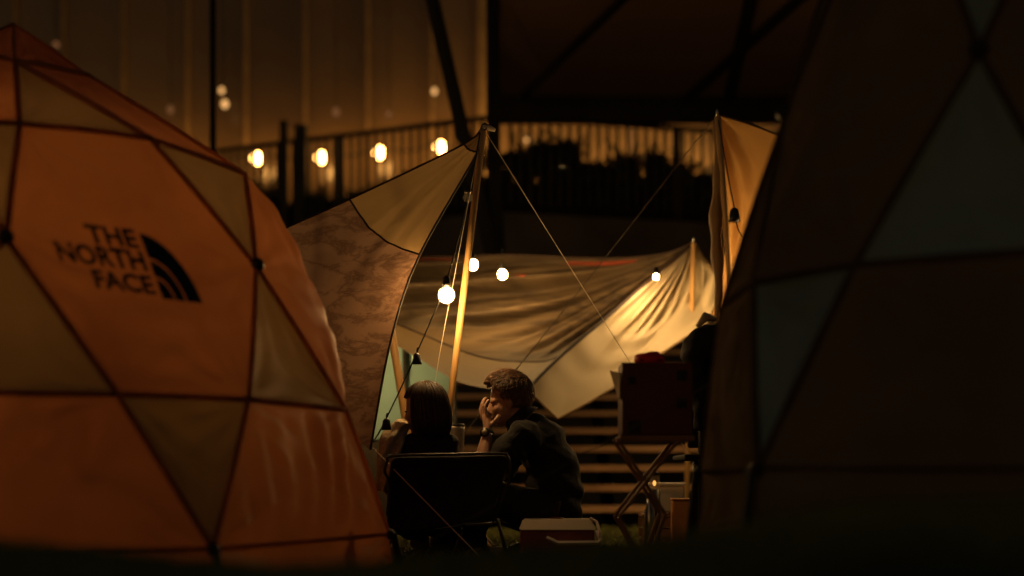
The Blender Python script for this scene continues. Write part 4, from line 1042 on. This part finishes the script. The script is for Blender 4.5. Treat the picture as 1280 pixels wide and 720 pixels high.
q = [bm.verts.new(v) for v in (P(776, 466, SD - .09), P(776, 500, SD - .09), P(773, 494, SD + .10), P(764, 463, SD + .10))]; bm.faces.new(q)
o = obj('side_flap', bm, 'tarp_tan', bt); md = o.modifiers.new('s', 'SOLIDIFY'); md.thickness = .006
MATS['flapc'] = None
for (px, py, sz) in ((787, 478, .03), (848, 472, .04), (848, 506, .04), (790, 535, .05)):
    c_ = P(px, py, SD); bm = bmesh.new(); box(bm, (c_.x, SD - hd - .0045, c_.z), (sz, .002, sz)); obj('printed_square', bm, 'print_black', bt)
rp_ = P(812, 452, SD); t = thing('pouch', 'bright red pouch lying on top of the maroon box', 'pouch', (rp_.x, SD, z1))
bm = bmesh.new(); ell(bm, (rp_.x, SD, z1 + .018), (.062, .07, .034), None, 18)
for v in bm.verts: v.co += V((0, 0, .010 * noise.noise(v.co * 20)))
obj('pouch_body', bm, 'red', t, True)
bm = bmesh.new(); box(bm, (rp_.x, SD - .058, z1 + .014), (.09, .006, .006), None, .002); obj('zip', bm, 'black_plastic', t)
bm = bmesh.new(); box(bm, (bcx, SD, z1 - .004), (bxw - .012, 2 * hd - .012, .006)); obj('top_flap', bm, 'maroon', bt)

p = onground(833, 7.3); cz = P(0, 642, 7.3).z
t = thing('crate', 'dark wooden crate under the clear storage box', 'crate', tuple(p))
for k in range(3):
    bm = bmesh.new(); box(bm, (p.x, 7.24, p.z + .03 + k * (cz - p.z - .02) / 3), (.26, .012, .045), None, .002); obj('slat', bm, 'stool_wood', t)
    bm = bmesh.new(); box(bm, (p.x, 7.46, p.z + .03 + k * (cz - p.z - .02) / 3), (.26, .012, .045), None, .002); obj('slat', bm, 'stool_wood', t)
bm = bmesh.new(); box(bm, (p.x, 7.35, cz - .008), (.26, .232, .012)); obj('top_board', bm, 'stool_wood', t)
t = thing('storage_box', 'clear plastic storage box with pale contents on the dark crate', 'box', (p.x, 7.35, cz))
bm = bmesh.new(); box(bm, (p.x, 7.35, cz + .072), (.18, .2, .14), None, .012); obj('tub', bm, 'clear', t)
bm = bmesh.new(); box(bm, (p.x, 7.35, cz + .151), (.19, .21, .016), None, .005); obj('lid', bm, 'white_plastic', t)
bm = bmesh.new(); box(bm, (p.x - .02, 7.34, cz + .055), (.11, .16, .10), None, .02); obj('contents', bm, 'white_plastic', t)
p2 = P(852, 627, 6.9); t = thing('small_box', 'small orange box beside the clear storage box', 'box', tuple(onground(852, 6.9)))
bm = bmesh.new(); box(bm, (p2.x, 6.95, .125), (.085, .085, .25), None, .006); obj('box', bm, 'orange_plastic', t)
bm = bmesh.new(); box(bm, (p2.x, 6.95, .2555), (.09, .09, .01), None, .003); obj('lid', bm, 'orange_plastic', t)
p3 = onground(812, 6.9); t = thing('steel_bottle', 'slim steel bottle glinting behind the wooden stand', 'bottle', tuple(p3))
bm = bmesh.new(); tube(bm, [p3, p3 + V((0, 0, .2)), p3 + V((0, 0, .23)), p3 + V((0, 0, .26))], [.026, .026, .013, .013], 14); obj('body', bm, 'metal', t, True)
bm = bmesh.new(); tube(bm, [p3 + V((0, 0, .26)), p3 + V((0, 0, .285))], .016, 12); obj('cap', bm, 'black_plastic', t, True)

# high chair with dark jacket next to the unlit tent
jc = onground(886, 6.2)
t = thing('camp_chair', 'tall dark camp chair half hidden by the unlit tent', 'chair', tuple(jc))
for (dx, dy) in ((-.03, 0), (.4, 0), (-.0, .42), (.42, .42)):
    bm = bmesh.new(); tube(bm, [(jc.x + dx, jc.y + dy, gz(jc.x, jc.y) - .01), (jc.x + dx * .95, jc.y + dy, .45 if dy else .9)], .018, 8); obj('leg', bm, 'black_plastic', t, True)
bm = bmesh.new(); box(bm, (jc.x + .15, jc.y + .2, .45), (.52, .46, .025), None, .01); obj('seat', bm, 'black_cloth', t)
bm = bmesh.new(); box(bm, (jc.x + .15, jc.y + .02, .72), (.48, .02, .46), None, .008); obj('backrest', bm, 'dark_canvas', t)
jk = thing('jacket', 'dark bundled jacket draped over the tall camp chair', 'jacket', (jc.x + .1, jc.y, 1.0))
bm = bmesh.new()
tube(bm, [P(852, 452, 6.12), P(866, 440, 6.1), P(890, 424, 6.12), P(915, 420, 6.14), P(945, 430, 6.14)], [.02, .06, .075, .075, .06], 16)
tube(bm, [P(866, 440, 6.08), P(874, 490, 6.1), P(876, 540, 6.1)], [.05, .04, .03], 14)
tube(bm, [P(915, 420, 6.1), P(920, 520, 6.1)], [.10, .09], 14)
b2 = remesh(bm, .012, 1)
for v in b2.verts: v.co += v.normal * (.022 * noise.noise(v.co * 9) + .012 * noise.noise(v.co * 22))
obj('cloth', b2, 'black_cloth', jk, True)
bm = bmesh.new(); tube(bm, [P(872, 408, 6.08), P(882, 396, 6.1), P(894, 399, 6.12)], [.010, .022, .012], 10); obj('lit_lip', bm, 'beige_knit', jk, True)  # beige strip puts the light on the jacket's lip into its colour

p4 = P(818, 604, 7.0); zt = gz(p4.x, 7.0)
t = thing('glint_lantern', 'tiny candle lantern added as a glint behind the wooden stand', 'lantern', (p4.x, 7.0, zt))  # lantern added where there is only a small bright glint
bm = bmesh.new(); tube(bm, [(p4.x, 7.0, zt), (p4.x, 7.0, p4.z - .03)], .03, 12); obj('holder', bm, 'dark_metal', t, True)
bm = bmesh.new(); ell(bm, (p4.x, 7.0, p4.z), (.009, .009, .014), None, 10); obj('flame', bm, 'candle', t, True)
bm = bmesh.new(); tube(bm, [(p4.x, 7.0, p4.z - .03), (p4.x, 7.0, p4.z + .04)], .026, 12, False); obj('glass', bm, 'bulb_glass', t, True)
bm = bmesh.new(); tube(bm, [(p4.x, 7.0, p4.z + .04), (p4.x, 7.0, p4.z + .06)], [.03, .012], 12); obj('cap', bm, 'dark_metal', t, True)
